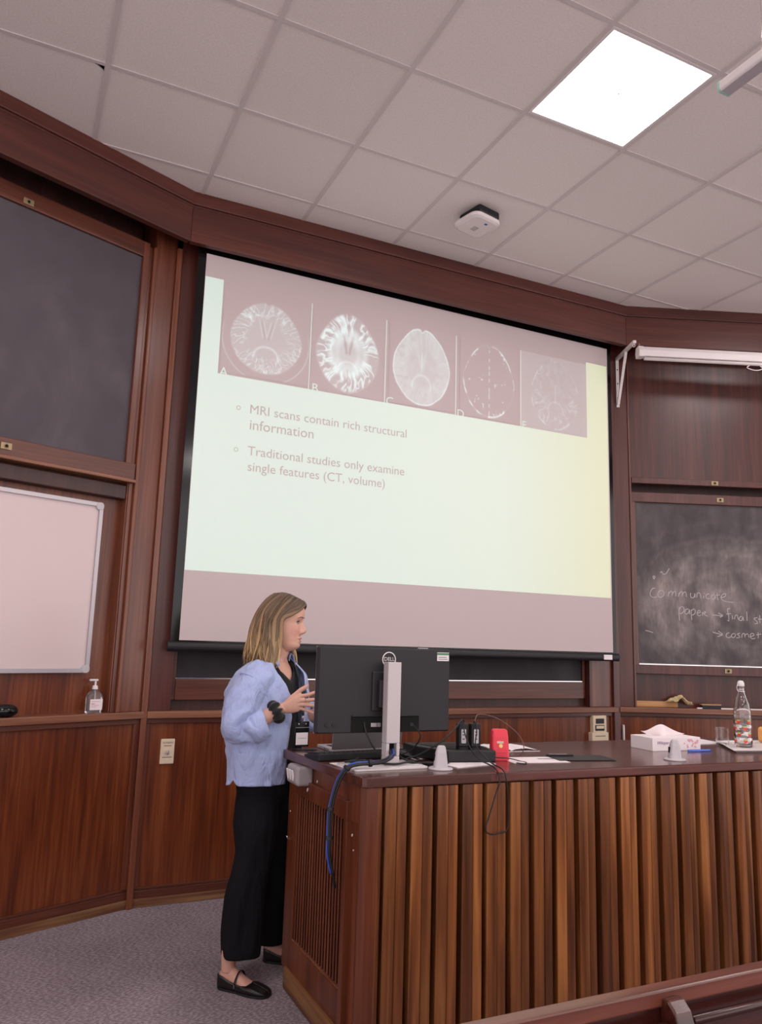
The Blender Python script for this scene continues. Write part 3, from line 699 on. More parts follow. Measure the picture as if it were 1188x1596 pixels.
# ------------------------------------------------------------------ monitor seen from behind
mon = thing('computer_monitor', 'large black computer monitor seen from behind on a silver stand', 'monitor', (1.27, -.70, Z))
mb = lambda m, n, mt, bev=0, **k: m.build(n, M[mt] if isinstance(mt, str) else mt, mon, bev=bev, world=True, **k)
mb(MB().prism(rrect(1.085, 1.41, -.792, -.60, .014), Z, Z+.008), 'foot' , 'footwhite', .002)
mb(MB().prism(rrect(1.100, 1.396, -.78, -.612, .012), Z+.008, Z+.0105), 'foot_top', 'footwhite', .001)
x0, x1, y0, y1 = 1.240, 1.300, -.745, -.70
col = MB(); col.box(x0, x1, y0, y1, 1.085, 1.405); col.box(x0, x0+.014, y0, y1, 1.035, 1.085); col.box(x1-.014, x1, y0, y1, 1.035, 1.085); col.box(x0, x1, y0, y1, Z+.009, 1.035)
mb(col, 'stand_column', 'silver', .003)
mb(MB().box(x0+.012, x1-.012, y0+.025, y1, 1.03, 1.09), 'cable_slot', 'void')
mb(MB().box(1.225, 1.315, -.70, -.672, 1.22, 1.33), 'mount', 'dkgrey', .004)
bx = MB().loft([[(a, -.635, b) for a, b in rrect(.968, 1.578, 1.118, 1.462, .006, 3)], [(a, -.655, b) for a, b in rrect(.968, 1.578, 1.118, 1.462, .006, 3)], [(a, -.664, b) for a, b in rrect(.974, 1.572, 1.124, 1.456, .006, 3)]])
mb(bx, 'back_shell', 'dkgrey')
mb(MB().box(.968, 1.578, -.637, -.633, 1.118, 1.462), 'bezel', 'ltgrey', .001)
scr = flat('monitor_picture', '#0a0a0c', .2, emis='#cfe0d8', es=.6)
mb(MB().box(.976, 1.570, -.633, -.631, 1.126, 1.454), 'screen', scr)
# raised electronics housing round the recessed socket bay
hs = MB(); hs.box(1.205, 1.345, -.674, -.664, 1.205, 1.365)
mb(hs, 'rear_housing', 'dkgrey', .006)
mb(MB().box(1.118, 1.428, -.6665, -.663, 1.120, 1.188), 'socket_bay', 'void')
mb(MB().box(1.118, 1.428, -.672, -.664, 1.184, 1.190), 'bay_lip', 'dkgrey', .001)
for xx, w in ((1.215, .010), (1.228, .004), (1.242, .007)): mb(MB().box(xx-w, xx+w, -.669, -.666, 1.142, 1.158), 'socket', 'alu', .001)
mb(MB().box(1.385, 1.40, -.669, -.666, 1.142, 1.156), 'socket', 'black', .001)
for xx in (1.012, 1.043): mb(MB().cyl((xx, -.6645, 1.152), (xx, -.667, 1.152), .0085, n=16), 'button', 'black', .001)
mb(MB().tube([(1.281+.0295*math.cos(a), -.6655, 1.414+.0295*math.sin(a)) for a in [k*PI/16 for k in range(33)]], .0024, 6, flatten=.4, up=(0, 1, 0)), 'logo_ring', 'white')
text('logo_letters', 'DELL', M['white'], mon, (1.2575, -.6648, 1.4085), X, Zv, width=.047, size=None, height=.015, depth=.001)
mb(MB().box(1.512, 1.570, -.6655, -.664, 1.412, 1.448), 'asset_sticker', 'paper')
mb(MB().box(1.512, 1.570, -.6662, -.6652, 1.437, 1.446), 'sticker_band', 'green')
for zz, l in ((1.428, .04), (1.420, .045)): mb(MB().box(1.518, 1.518+l, -.6662, -.6652, zz-.0012, zz+.0012), 'sticker_line', 'ink')
mb(MB().box(1.43, 1.475, -.65, -.638, 1.460, 1.465), 'top_clip', 'ltgrey', .001)

# ------------------------------------------------------------------ laptop behind the monitor
la = math.radians(2.0)
lap = thing('laptop', 'open silver laptop, its grey lid back half hidden behind the monitor', 'laptop', (1.20, -.262, Z), la)
box('base', M['silver'], lap, 0, .355, -.002, .235-.07, 0, .015, .004)
box('keyboard', M['black'], lap, .03, .325, .03, .12, .0148, .0165, 0)
for q in (.03, .05, .068): box('port', M['void'], lap, -.0006, .002, q-.0, q+.010, .005, .010, 0)
ti = math.radians(8)
MB().obox((.1775, -.008-.11*math.sin(ti)*1.0, .012+.115*math.cos(ti)), (1, 0, 0), (0, math.cos(ti), math.sin(ti)), (0, -math.sin(ti), math.cos(ti)), .1775, .0030, .115).build('lid', M['lidgrey'], lap, bev=.003)
MB().obox((.1775, -.004-.11*math.sin(ti)*1.0, .012+.115*math.cos(ti)), (1, 0, 0), (0, math.cos(ti), math.sin(ti)), (0, -math.sin(ti), math.cos(ti)), .1775, .0012, .115).build('lid_rim', M['alu'], lap, bev=.001)
pen = thing('pen', 'short black pen lying at the back left corner of the desk', 'pen', (1.09, -.20, Z))
MB().tube([(-.045, .03, .006), (.045, -.02, .006)], [.004, .0045], 8).build('barrel', M['black'], pen, smooth=True)
MB().tube([(.045, -.02, .006), (.062, -.0295, .006)], [.0045, .001], 8).build('tip', M['dkgrey'], pen, smooth=True)

kb = thing('keyboard', 'flat black keyboard at the left end of the desk in front of the laptop', 'keyboard', (1.04, -.52, Z+.001), math.radians(4.5))
MB().loft([[(x, y, z) for y, z in ((0, 0), (.145, 0), (.145, .012), (.0, .030))] for x in (0, .43)]).build('case', M['black'], kb, bev=.004)
kk = MB()
for r in range(5):
    for c in range(18):
        yy = .014+r*.025; zz = .030-(yy/.145)*.018+.001
        kk.obox((.02+c*.0228, yy+.008, zz+.001), (1, 0, 0), (0, .992, -.124), (0, .124, .992), .0095, .0095, .0025)
kk.build('keys', M['dkgrey'], kb, kind='stuff')

# ------------------------------------------------------------------ papers
def sheet(name, label, pts, z, mat, cat='paper', th=.0014, marks=(), group=None):
    cx = sum(p[0] for p in pts)/len(pts); cy = sum(p[1] for p in pts)/len(pts)
    t = thing(name, label, cat, (cx, cy, z), group=group)
    MB().prism(pts, z, z+th).build('leaf', mat, t, world=True)
    for mk in marks: MB().prism(mk[0], z+th, z+th+.0004).build('print', mk[1], t, world=True)
    return t
def quad(c, u, w, h):   # oriented rectangle from corner c
    n = (-u[1], u[0]); return [(c[0], c[1]), (c[0]+u[0]*w, c[1]+u[1]*w), (c[0]+u[0]*w+n[0]*h, c[1]+u[1]*w+n[1]*h), (c[0]+n[0]*h, c[1]+n[1]*h)]
def ud(a): a = math.radians(a); return (math.cos(a), math.sin(a))
sheet('paper_sheet', 'white sheet with a small dark print, left of the monitor foot', quad((1.085, -.765), ud(4), .21, .20), Z+.0003, M['paper'], marks=[(quad((1.15, -.62), ud(4), .06, .018), M['papergr'])])
sheet('paper_sheet', 'white sheet under the tangle of cables behind the monitor foot', quad((1.47, -.56), ud(10), .21, .29), Z+.0003, M['paper'])
sheet('paper_sheet', 'loose white sheets sticking out under the black box', quad((1.53, -.815), ud(12), .22, .15), Z+.0003, M['paper'], th=.003)
sheet('paper_sheet', 'white sheet with a grey picture beside the dark folder', quad((1.842, -.765), ud(-9), .27, .165), Z+.0003, M['paper'], marks=[(quad((2.02, -.70), ud(-12), .08, .03), M['papergr'])])
sheet('folder', 'thin dark grey folder on the middle of the desk', quad((2.085, -.762), ud(-13), .275, .15), Z+.0020, M['dkgrey'], cat='folder', th=.003)
bk_ = thing('booklet', 'open white booklet lying behind the red unit', 'booklet', (2.05, -.38, Z))
MB().loft([[(1.90+.30*t, -.44-.02*t, Z+h), (1.93+.30*t, -.27-.02*t, Z+h)] for t, h in ((0, .001), (.02, .006), (.25, .016), (.45, .011), (.5, .003), (.55, .011), (.75, .015), (.98, .005), (1, .001))], closed=False).build('pages', M['paper'], bk_, world=True, smooth=True)
MB().prism(quad((1.895, -.445), ud(-3.8), .31, .18), Z+.0002, Z+.0012).build('cover', M['paper'], bk_, world=True)
sheet('paper_sheet', 'pale sheets lying flat behind the tissue box', quad((3.10, -.42), ud(-8), .36, .22), Z+.0003, M['paper'], th=.003)
pen = thing('pen', 'slim dark pen with silver clip on the dark folder', 'pen', (2.17, -.665, Z+.005), math.radians(-13))
MB().tube([(-.07, 0, .005), (.06, 0, .005)], .0042, 8).build('barrel', M['black'], pen, smooth=True)
box('clip', M['alu'], pen, -.06, .03, -.0015, .0015, .0088, .0105)
pen = thing('pen', 'blue pen lying in front of the tissue box', 'pen', (3.03, -.672, Z), math.radians(-6))
MB().tube([(-.07, 0, .006), (.065, 0, .006)], .0055, 8).build('barrel', M['bluepen'], pen, smooth=True)
MB().tube([(.065, 0, .006), (.08, 0, .006)], [.0055, .0015], 8).build('tip', M['blue'], pen, smooth=True)
mk = thing('marker', 'white and pink marker pen on the papers behind the cables', 'marker', (1.62, -.36, Z+.0015), math.radians(-20))
MB().tube([(-.05, 0, .009), (.05, 0, .009)], .008, 10).build('barrel', M['white'], mk, smooth=True)
MB().tube([(-.085, 0, .009), (-.05, 0, .009)], .0075, 10).build('cap', M['tagpink'], mk, smooth=True)

# ------------------------------------------------------------------ black box, battery chargers, red unit
bxb = thing('media_box', 'flat black box lying on the desk right of the monitor', 'box', (1.62, -.60, Z+.0033))
MB().prism([(1.555, -.695), (1.765, -.742), (1.80, -.61), (1.76, -.44), (1.49, -.40), (1.487, -.50)], Z+.0035, Z+.052).build('case', M['black'], bxb, bev=.006, world=True)
MB().prism([(1.575, -.675), (1.75, -.715), (1.78, -.61), (1.74, -.47), (1.52, -.43)], Z+.052, Z+.0535).build('lid', M['blackgl'], bxb, world=True)
for i, (cx, cy) in enumerate(((1.690, -.585), (1.745, -.60))):
    ch = thing('battery_charger', ('left', 'right')[i] + ' one of the two upright black batteries with silver labels on the black box', 'battery', (cx, cy, Z+.0537), math.radians(-10), 'upright batteries on the black box')
    MB().loft([[(x*q, y*q2, z) for x, y in rrect(-.023, .023, -.02, .02, .006, 3)] for z, q, q2 in ((0, 1, 1), (.092, 1, 1), (.098, .9, .9))]).build('body', M['black'], ch, bev=.0015)
    MB().prismxz(rrect(-.011, .011, .014, .074, .004, 3), -.0212, -.0195).build('silver_label', M['alu'], ch)
    for zz in (.03, .048, .06): box('label_mark', M['inkdk'], ch, -.006, .005, -.0216, -.021, zz, zz+.004, 0)
    MB().cyl((0, 0, .098), (0, 0, .108), .008, .006, n=12).build('terminal', M['dkgrey'], ch, smooth=False)
rd = thing('red_unit', 'upright red plastic unit with a small cream label right of the black box', 'plastic unit', (1.835, -.66, Z), math.radians(-18))
MB().loft([[(x*q, y*q2, z) for x, y in rrect(-.040, .040, -.030, .030, .012, 4)] for z, q, q2 in ((0, 1, 1), (.05, .97, .95), (.10, .92, .8), (.125, .84, .62), (.132, .7, .45))]).build('shell', M['red'], rd, bev=.002, smooth=False)
box('label', M['cream'], rd, -.017, .012, -.0285, -.0255, .073, .082, 0)
MB().cyl((.0, -.027, .063), (.0, -.0292, .063), .0085, n=16).build('dot', M['yellow'], rd)
box('groove', M['red'], rd, -.03, .03, -.031, -.0285, .035, .038, .001)

# ------------------------------------------------------------------ two grey tapered pods
def pod(loc, label):
    t = thing('cable_pod', label, 'desk fitting', loc, math.radians(-20), group='grey tapered pods on the front edge of the desk')
    MB().lathe([(.0, 0), (.048, 0), (.050, .003), (.046, .007), (.0, .009)], n=40).build('disc_base', M['ltgrey'], t, smooth=True)
    MB().loft([[(x*q+dx, y*q2, z) for x, y in rrect(-.027, .027, -.020, .020, .012, 5)] for z, q, q2, dx in ((.006, 1.05, 1.1, 0), (.03, .98, 1.0, 0), (.065, .8, .78, .001), (.086, .62, .5, .002), (.092, .42, .3, .002))]).build('body', M['ltgrey'], t, bev=.002)
    box('slot', M['void'], t, -.0275, -.022, -.006, .006, .032, .058, .001)
    MB().cyl((.012, -.0225, .018), (.012, -.019, .018), .003, n=10).build('screw', M['alu'], t)
pod((1.447, -.82, Z), 'grey tapered pod on a round base right of the monitor foot')
pod((2.66, -.868, Z), 'grey tapered pod on a round base in front of the tissue box')

# ------------------------------------------------------------------ tissue box
tb = thing('tissue_box', 'white tissue box with pink print and a tissue standing up out of it', 'tissue box', (2.785, -.605, Z), math.radians(-4))
Wt, Dt, Ht = .305, .165, .064
box('carton', M['paper'], tb, 0, Wt, 0, Dt, 0, Ht, .002)
MB().prism(rrect(.08, .23, .05, .115, .03), Ht, Ht+.0006).build('opening', M['white'], tb)
text('script', 'Whisper', M['purple'], tb, (.025, -.0004, .032), X, Zv, width=.075, size=None, height=.016, shear=.35, world=False)
random.seed(11)
fl_ = MB()
for q in range(16):
    a = random.uniform(0, 6.28); cx = random.uniform(.20, .285); cz = random.uniform(.016, .052); r = random.uniform(.004, .009)
    fl_.loft([[(cx+r*(1+.3*math.cos(5*t))*math.cos(t+a), -y_, cz+r*(1+.3*math.cos(5*t))*.8*math.sin(t+a)) for t in [k*PI/8 for k in range(16)]] for y_ in (.0002, .0006+.00003*q)])
fl_.build('blossom_print', M['tagpink'], tb)
tm = MB(); nu, nv = 30, 12; rows = []
for j in range(nv+1):
    v = j/nv; row = []
    for i in range(nu+1):
        u = i/nu; sp = .062+.072*v
        hgt = .052*(math.sin(PI*u)**.8)*(1+.25*math.sin(5*u)) + .03*(abs(2*u-1)**6)*(1 if u < .5 else .45)
        row.append((.145-sp+2*sp*u - .008, .082+.012*math.sin(u*9+v*2)*(1-v*.3)+.010*(1-v), Ht-.004+v*hgt))
    rows.append(row)
tm.loft(rows, closed=False)
ts = tm.build('tissue', M['paper'], tb, smooth=True); q = ts.modifiers.new('s', 'SOLIDIFY'); q.thickness = .0012

# ------------------------------------------------------------------ tray, bottle, glass, orange block
ty = thing('tray', 'white rectangular tray at the right end of the desk under bottle and glass', 'tray', (3.40, -.60, Z))
tp = [(3.165, -.765), (3.44, -.41), (3.86, -.47), (3.62, -.85)]
def shrink(p, d):
    cx = sum(a for a, b in p)/4; cy = sum(b for a, b in p)/4; return [(cx+(a-cx)*d, cy+(b-cy)*d) for a, b in p]
MB().loft([[(a, b, Z+.001) for a, b in shrink(tp, .9)], [(a, b, Z+.013) for a, b in tp], [(a, b, Z+.013) for a, b in shrink(tp, .965)], [(a, b, Z+.005) for a, b in shrink(tp, .88)]]).build('dish', M['white'], ty, bev=.002, world=True)
TZ = Z+.0062
bt = thing('glass_bottle', 'tall clear swing-top bottle printed with strawberries, standing on the tray', 'bottle', (3.415, -.615, TZ))
prof = [(.0, 0), (.040, 0), (.0435, .004), (.0435, .012), (.0435, .17), (.0425, .19), (.037, .222), (.027, .252), (.019, .275), (.0155, .30), (.0165, .305), (.0165, .312), (.0145, .316)]
inner = [(.0125, .316), (.0125, .30), (.016, .275), (.024, .252), (.034, .222), (.0395, .19), (.0405, .17), (.0405, .01), (.038, .007), (0, .007)]
MB().lathe(prof+inner, n=40, caps=False).build('vessel', M['glass'], bt, smooth=True, weld=True)
MB().lathe([(0, .0075), (.038, .0078), (.0402, .011), (.0402, .165), (0, .165)], n=40, caps=False).build('water', M['water'], bt, smooth=False, weld=True)
MB().lathe([(0, .312), (.0165, .312), (.018, .318), (.0175, .330), (.012, .342), (.0, .344)], n=24, caps=False).build('stopper', M['white'], bt, smooth=True)
for sgn in (-1, 1):
    MB().tube(catmull([(sgn*.018, 0, .285), (sgn*.026, .004, .300), (sgn*.022, .002, .325), (sgn*.008, 0, .332)], 5), .0013, 6).build('wire', M['chrome'], bt)
MB().tube([(.019*math.cos(a), .019*math.sin(a), .287) for a in [k*PI/10 for k in range(21)]], .0013, 6).build('wire', M['chrome'], bt)
def patch(phi, z, r, mat, nm, sq=1.0, kind='berry', rr=.0438):
    m = MB(); n = 14; P = []
    for t in [2*PI*k/n for k in range(n)]:
        if kind == 'berry': dx = r*math.cos(t)*(1-.25*(math.sin(t) < 0)*abs(math.sin(t))); dz = r*1.15*math.sin(t)
        elif kind == 'leaf': dx = r*1.25*math.cos(t)*(1+.25*math.cos(5*t)); dz = r*.55*math.sin(t)+r*.9
        else: dx = r*2.0*math.cos(t); dz = r*1.0*math.sin(t)+r*.4
        a = phi+dx/rr; P.append(((rr)*math.cos(a), (rr)*math.sin(a), z+dz))
    c = (rr*1.0*math.cos(phi), rr*math.sin(phi), z)
    m.v = P + [(p[0]*1.012, p[1]*1.012, p[2]) for p in P]
    m.f = [tuple(range(n)), tuple(range(n, 2*n))]
    m.build(nm, mat, bt)
for row, (zz, offp) in enumerate(((.032, 0), (.065, .55), (.098, 0), (.130, .55))):
    for k in range(5):
        ph = -2.2+offp+k*2*PI/5
        patch(ph, zz, .010, M['straw'], 'strawberry_print', rr=.0441)
        patch(ph, zz, .009, M['leaf'], 'leaf_print', kind='leaf', rr=.0443)
        if row in (0, 2): patch(ph+.55, zz+.006, .009, M['paper'], 'white_print', kind='w', rr=.0439)
gl = thing('drinking_glass', 'small clear water glass standing on the tray left of the bottle', 'glass', (3.395, -.495, TZ))
MB().lathe([(0, 0), (.032, 0), (.0335, .002), (.036, .085), (.0345, .0855), (.0320, .006), (0, .006)], n=48, caps=False).build('tumbler', M['glass'], gl, smooth=False, weld=True)
og = thing('sponge', 'pale orange block at the right edge behind the bottle', 'block', (3.73, -.52, TZ))
MB().prismxz(rrect(-.05, .06, 0, .085, .02), -.03, .03).build('block', M['orange'], og, bev=.003)

# ------------------------------------------------------------------ cables
def cable(name, label, cat, path, r, mat, n=7, smooth=8, group=None):
    P = catmull(path, smooth)
    o = MB().tube(P, [r]*len(P), 8).build(name, mat, None, smooth=True); tagit(o, label, cat, group); return o
cbl = thing('cable_bundle', 'black and blue cable bundle from the monitor stand hanging over the desk end', 'cable', (1.15, -.78, Z+.02))
base = [(1.268, -.735, 1.06), (1.245, -.79, 1.045), (1.20, -.80, 1.028), (1.15, -.79, 1.02), (1.10, -.785, 1.018), (1.055, -.785, 1.005), (1.018, -.785, .955), (.990, -.79, .86), (.985, -.80, .76), (.985, -.805, .70), (1.00, -.81, .635)]
def offs(path, a, r, tw):
    return [(p[0]+r*math.cos(a+tw*i), p[1]+r*math.sin(a+tw*i)*.9, p[2]+r*math.sin(a+tw*i)*.5) for i, p in enumerate(path)]
for a, mt, rr in ((0.3, 'blue', .0045), (2.4, 'black', .0045), (4.4, 'black', .0055)):
    pth = offs(base, a, .0062, .25)
    if mt == 'black' and a > 4: pth = pth[:-1] + [(1.012, -.80, .605), (1.02, -.79, .58)]
    P = catmull(pth, 7); MB().tube(P, [rr]*len(P), 8).build('strand', M[mt], cbl, smooth=True, world=True)
for i in (3, 5, 7, 8):
    p = Vector(base[i]); q = Vector(base[i+1]); d = (q-p).normalized()
    MB().cyl(p-d*.006, p+d*.006, .0145, n=14).build('cable_tie', M['black'], cbl, world=True, bev=.001)
# vertical blue lead behind the stand
cable('monitor_lead', 'blue lead hanging from the socket bay behind the silver stand', 'cable', [(1.325, -.655, 1.185), (1.33, -.665, 1.14), (1.32, -.672, 1.09), (1.29, -.675, 1.05), (1.272, -.69, 1.055)], .006, M['blue'])
cable('monitor_lead', 'thin black lead curving from the left socket to the stand', 'cable', [(1.175, -.662, 1.165), (1.18, -.68, 1.12), (1.205, -.69, 1.07), (1.235, -.67, 1.045), (1.26, -.66, 1.03)], .0035, M['black'])
cable('monitor_lead', 'black lead dropping from the right of the socket bay to the desk', 'cable', [(1.40, -.664, 1.15), (1.44, -.66, 1.10), (1.42, -.62, 1.04), (1.37, -.58, 1.01), (1.34, -.57, Z+.006)], .0032, M['black'])
g_ = 'tangled black cables on the desk beside the monitor foot'
cable('desk_cable', 'lowest black cable running right along the desk in front of the silver column', 'cable', [(1.10, -.655, Z+.018), (1.18, -.665, Z+.020), (1.26, -.765, Z+.018), (1.35, -.73, Z+.018), (1.42, -.72, Z+.006), (1.50, -.70, Z+.006), (1.545, -.67, Z+.012)], .0045, M['black'], group=g_)
cable('desk_cable', 'looping black cable behind the silver column', 'cable', [(1.31, -.60, Z+.016), (1.36, -.57, Z+.035), (1.42, -.55, Z+.02), (1.46, -.60, Z+.010), (1.43, -.66, Z+.012), (1.38, -.68, Z+.014), (1.35, -.64, Z+.03), (1.38, -.56, Z+.04)], .0045, M['black'], group=g_)
cable('desk_cable', 'black cable bulging upwards just right of the silver column', 'cable', [(1.32, -.58, Z+.014), (1.345, -.62, Z+.06), (1.35, -.60, Z+.075), (1.36, -.55, Z+.05), (1.42, -.52, Z+.012), (1.46, -.53, Z+.008)], .005, M['black'], group=g_)
cable('desk_cable', 'black cable lying flat between the monitor foot and the black box', 'cable', [(1.40, -.70, Z+.005), (1.44, -.735, Z+.012), (1.49, -.75, Z+.005), (1.52, -.735, Z+.007), (1.55, -.71, Z+.010)], .006, M['black'], group=g_)
cable('desk_cable', 'thin black cable curling left of the monitor foot over the white sheet', 'cable', [(1.12, -.60, Z+.008), (1.17, -.59, Z+.012), (1.20, -.63, Z+.017), (1.16, -.66, Z+.018), (1.13, -.64, Z+.012), (1.18, -.61, Z+.022)], .0040, M['black'], group=g_)
mo = thing('computer_mouse', 'dark wireless mouse among the cables behind the grey pod', 'mouse', (1.43, -.50, Z), math.radians(30))
MB().sphere((0, 0, .014), 1, 20, (.030, .052, .017)).build('shell', M['black'], mo, smooth=True)
box('wheel', M['ltgrey'], mo, -.002, .002, .02, .034, .026, .0325, .001)
cable('charger_lead', 'black lead rising from the cables to the top of the batteries', 'cable', [(1.40, -.60, Z+.010), (1.46, -.62, Z+.03), (1.54, -.66, Z+.085), (1.62, -.64, Z+.135), (1.68, -.60, Z+.168), (1.70, -.59, Z+.160)], .0035, M['black'])
cable('charger_lead', 'thin brown lead arching from the batteries over the red unit to the desk', 'cable', [(1.745, -.60, Z+.160), (1.80, -.55, Z+.185), (1.90, -.55, Z+.165), (1.99, -.58, Z+.10), (2.01, -.60, Z+.04), (1.99, -.585, Z+.003), (1.93, -.55, Z+.003)], .0022, flat('brown_cable', '#6a4a48', .4))
cable('charger_lead', 'short black lead curling on the desk right of the red unit', 'cable', [(1.775, -.715, Z+.02), (1.83, -.745, Z+.018), (1.895, -.73, Z+.003), (1.90, -.77, Z+.003), (1.87, -.80, Z+.003), (1.85, -.77, Z+.003)], .0022, M['black'])
cable('hanging_lead', 'thin black lead hanging in a long loop over the desk front', 'cable', [(1.69, -.605, Z+.162), (1.66, -.65, Z+.13), (1.645, -.72, Z+.07), (1.64, -.80, Z+.03), (1.635, -.93, Z+.012), (1.632, -.965, Z-.03), (1.618, -.963, .92), (1.585, -.962, .83), (1.568, -.962, .785), (1.59, -.962, .765), (1.63, -.962, .765), (1.668, -.962, .775), (1.675, -.963, .83), (1.665, -.968, .93), (1.66, -.968, Z-.02), (1.655, -.95, Z+.010), (1.655, -.85, Z+.03), (1.69, -.70, Z+.07), (1.725, -.65, Z+.12), (1.735, -.625, Z+.155), (1.745, -.605, Z+.161)], .0028, M['black'])

# ------------------------------------------------------------------ things on the ledges and walls
sz = thing('sanitizer_bottle', 'clear hand gel pump bottle standing on the left wall ledge under the whiteboard', 'bottle', (0, 0, 0), A22)
sz.location = Vector((*CLp, 1.058)) + Matrix.Rotation(A22, 3, 'Z') @ Vector((-.292, .015, 0))
MB().loft([[(x*q, y*q2, z) for x, y in rrect(-.042, .042, -.026, .026, .018, 6)] for z, q, q2 in ((0, .96, .95), (.004, 1, 1), (.085, 1, 1), (.098, .94, .95), (.112, .70, .8), (.12, .36, .5), (.128, .32, .45))]).build('bottle_body', M['plglass'], sz, smooth=False, bev=.002)
box('label', M['paper'], sz, -.036, .036, -.0285, -.0262, .018, .076, 0)
for zz, w_ in ((.062, .05), (.05, .02), (.042, .045), (.034, .03)): box('label_print', M['tagpink'] if zz != .05 else M['ink'], sz, -.03, -.03+w_, -.0292, -.0284, zz, zz+.003, 0)
MB().cyl((0, 0, .128), (0, 0, .148), .016, .013, n=20).build('collar', M['white'], sz, bev=.002)
MB().cyl((0, 0, .148), (0, 0, .172), .005, n=12).build('pump_stem', M['white'], sz)
MB().box(-.036, .014, -.008, .008, .172, .183).build('pump_head', M['white'], sz, bev=.004)
MB().cyl((0, 0, .03), (0, 0, .12), .004, n=8).build('dip_tube', M['white'], sz)
bc = thing('computer_mouse', 'glossy black mouse-shaped object on the left ledge at the picture edge', 'mouse', (0, 0, 0), A22)
bc.location = Vector((*CLp, 1.058)) + Matrix.Rotation(A22, 3, 'Z') @ Vector((-.768, .0, 0))
MB().sphere((0, 0, .030), 1, 24, (.060, .038, .031)).build('shell', M['blackgl'], bc, smooth=True)
MB().sphere((0, 0, .038), 1, 24, (.057, .032, .026)).build('top_cover', M['black'], bc, smooth=True)

sp = thing('key_switch', 'cream switch plate marked SCREEN on the panelling left of the presenter', 'switch', (.733, 1.104, .83))
box('plate', M['cream'], sp, -.040, .040, -.012, 0, -.070, .070, .005)
text('lettering', 'SCREEN', M['ink'], sp, (-.029, -.0125, .045), X, Zv, width=.058, size=None, height=.009, world=False)
box('print_line', M['ink'], sp, -.022, .022, -.0127, -.012, .030, .034, 0)
box('print_line', M['ink'], sp, -.028, .028, -.0127, -.012, -.034, -.030, 0)
MB().cyl((0, -.012, 0), (0, -.019, 0), .015, n=20).build('key_barrel', M['cream'], sp, bev=.001)
MB().sphere((0, -.020, -.003), 1, 14, (.008, .006, .015)).build('key', M['alu'], sp, smooth=True)

th = thing('wall_controller', 'cream wall controller with two dark displays below the ledge right of the screen', 'wall controller', (3.905, 1.104, .82))
box('lower_box', M['cream'], th, -.080, .076, -.045, 0, -.04, .055, .004)
box('upper_box', M['cream'], th, -.064, .064, -.038, 0, .055, .176, .004)
box('display', M['dkgrey'], th, -.040, .040, -.040, -.037, .118, .155, .001)
box('display', M['dkgrey'], th, -.046, .042, -.040, -.037, .066, .108, .001)
box('keys', M['cream'], th, -.036, .036, -.0425, -.039, .082, .102, .001)
box('print_line', M['ink'], th, -.05, .045, -.0457, -.0445, .026, .032, 0)

# ledge of the right wall
def rloc(s, off, z): return Vector((*CRp, z)) + Matrix.Rotation(-A22, 3, 'Z') @ Vector((s, -off, 0))
wbk = thing('wood_block', 'long raw wooden block on the right wall ledge', 'wood block', rloc(.16, -.05, 1.058), -A22)
MB().loft([[(x, y, z) for y, z in ((0, 0), (.07, 0), (.07, .048), (0, .044))] for x in (0, .34)]).build('block', M['wood_raw'], wbk, bev=.004)
cl = thing('dust_cloth', 'crumpled yellowish cloth draped over the end of the raw wooden block', 'cloth', rloc(.50, -.015, 1.058), -A22)
rngc = np.random.default_rng(4); g = MB(); rows = []
for j in range(15):
    v = j/14; row = []
    for i in range(19):
        u = i/18
        x = -.10+.19*u+.012*math.sin(7*v+3*u); yv = -.03+.06*v
        z = .020 + .070*math.exp(-((u-.55)/.35)**2)*(1-.5*abs(v-.5)) + .018*math.sin(16*u+7*v)*math.sin(9*v+2*u+1) + (.018 if u < .4 else 0)*(1-u)
        row.append((x, yv, max(z, .004) if u > .5 else max(z, .05)))
    rows.append(row)
g.loft(rows, closed=False); o = g.build('cloth_folds', M['cloth_cream'], cl); q = o.modifiers.new('s', 'SOLIDIFY'); q.thickness = .003
er = thing('board_eraser', 'black board eraser with pale wooden top on the right wall ledge', 'eraser', rloc(.735, -.0, 1.058), -A22)
box('felt', M['black'], er, -.075, .075, -.02, .025, 0, .024, .003); box('handle', M['wood_raw'], er, -.078, .078, -.018, .023, .026, .037, .003); box('felt_back', M['dkgrey'], er, -.075, .075, -.02, .025, .022, .028, .001)
ck = thing('chalk_tray', 'long narrow white strip lying along the right wall ledge', 'strip', rloc(.62, .012, 1.058), -A22)
box('strip', M['white'], ck, 0, 1.5, -.006, .006, 0, .010, .001)

# roll-up screen on the right wall, carried by white brackets
bkt_off = .36
def bracket(s, label):
    t = thing('wall_bracket', label, 'bracket', rloc(s, .012, 3.44), -A22, group='white angle brackets carrying the roll-up screen')
    box('wall_plate', M['white'], t, -.013, .013, -.006, 0, 0, .40, .002)
    MB().obox((0, -.19, .412), (1, 0, 0), (0, 1, 0), (0, 0, 1), .013, .195, .012).build('arm', M['white'], t, bev=.003)
    a = Vector((0, -.008, .02)); b = Vector((0, -.20, .40)); d = (b-a); L_ = d.length; d.normalize()
    MB().obox((a+b)/2, (1, 0, 0), d.cross(Vector((1, 0, 0))), d, .011, .006, L_/2).build('strut', M['white'], t, bev=.002)
    for zz in (.08, .2, .32): MB().cyl((0, -.006, zz), (0, -.009, zz), .005, n=10).build('screw', M['dkgrey'], t)
    MB().tube([(.0+.010*math.cos(q), -.365, .388+.012*math.sin(q)) for q in [k*PI/8 for k in range(17)]], .0028, 6).build('hook', M['white'], t)
    return t
bracket(.055, 'white angle bracket beside the projection screen holding the roll-up screen')
rs = thing('rollup_screen', 'white roll-up screen case hanging across the right wall', 'roll-up screen', rloc(.10, .377, 3.77), -A22)
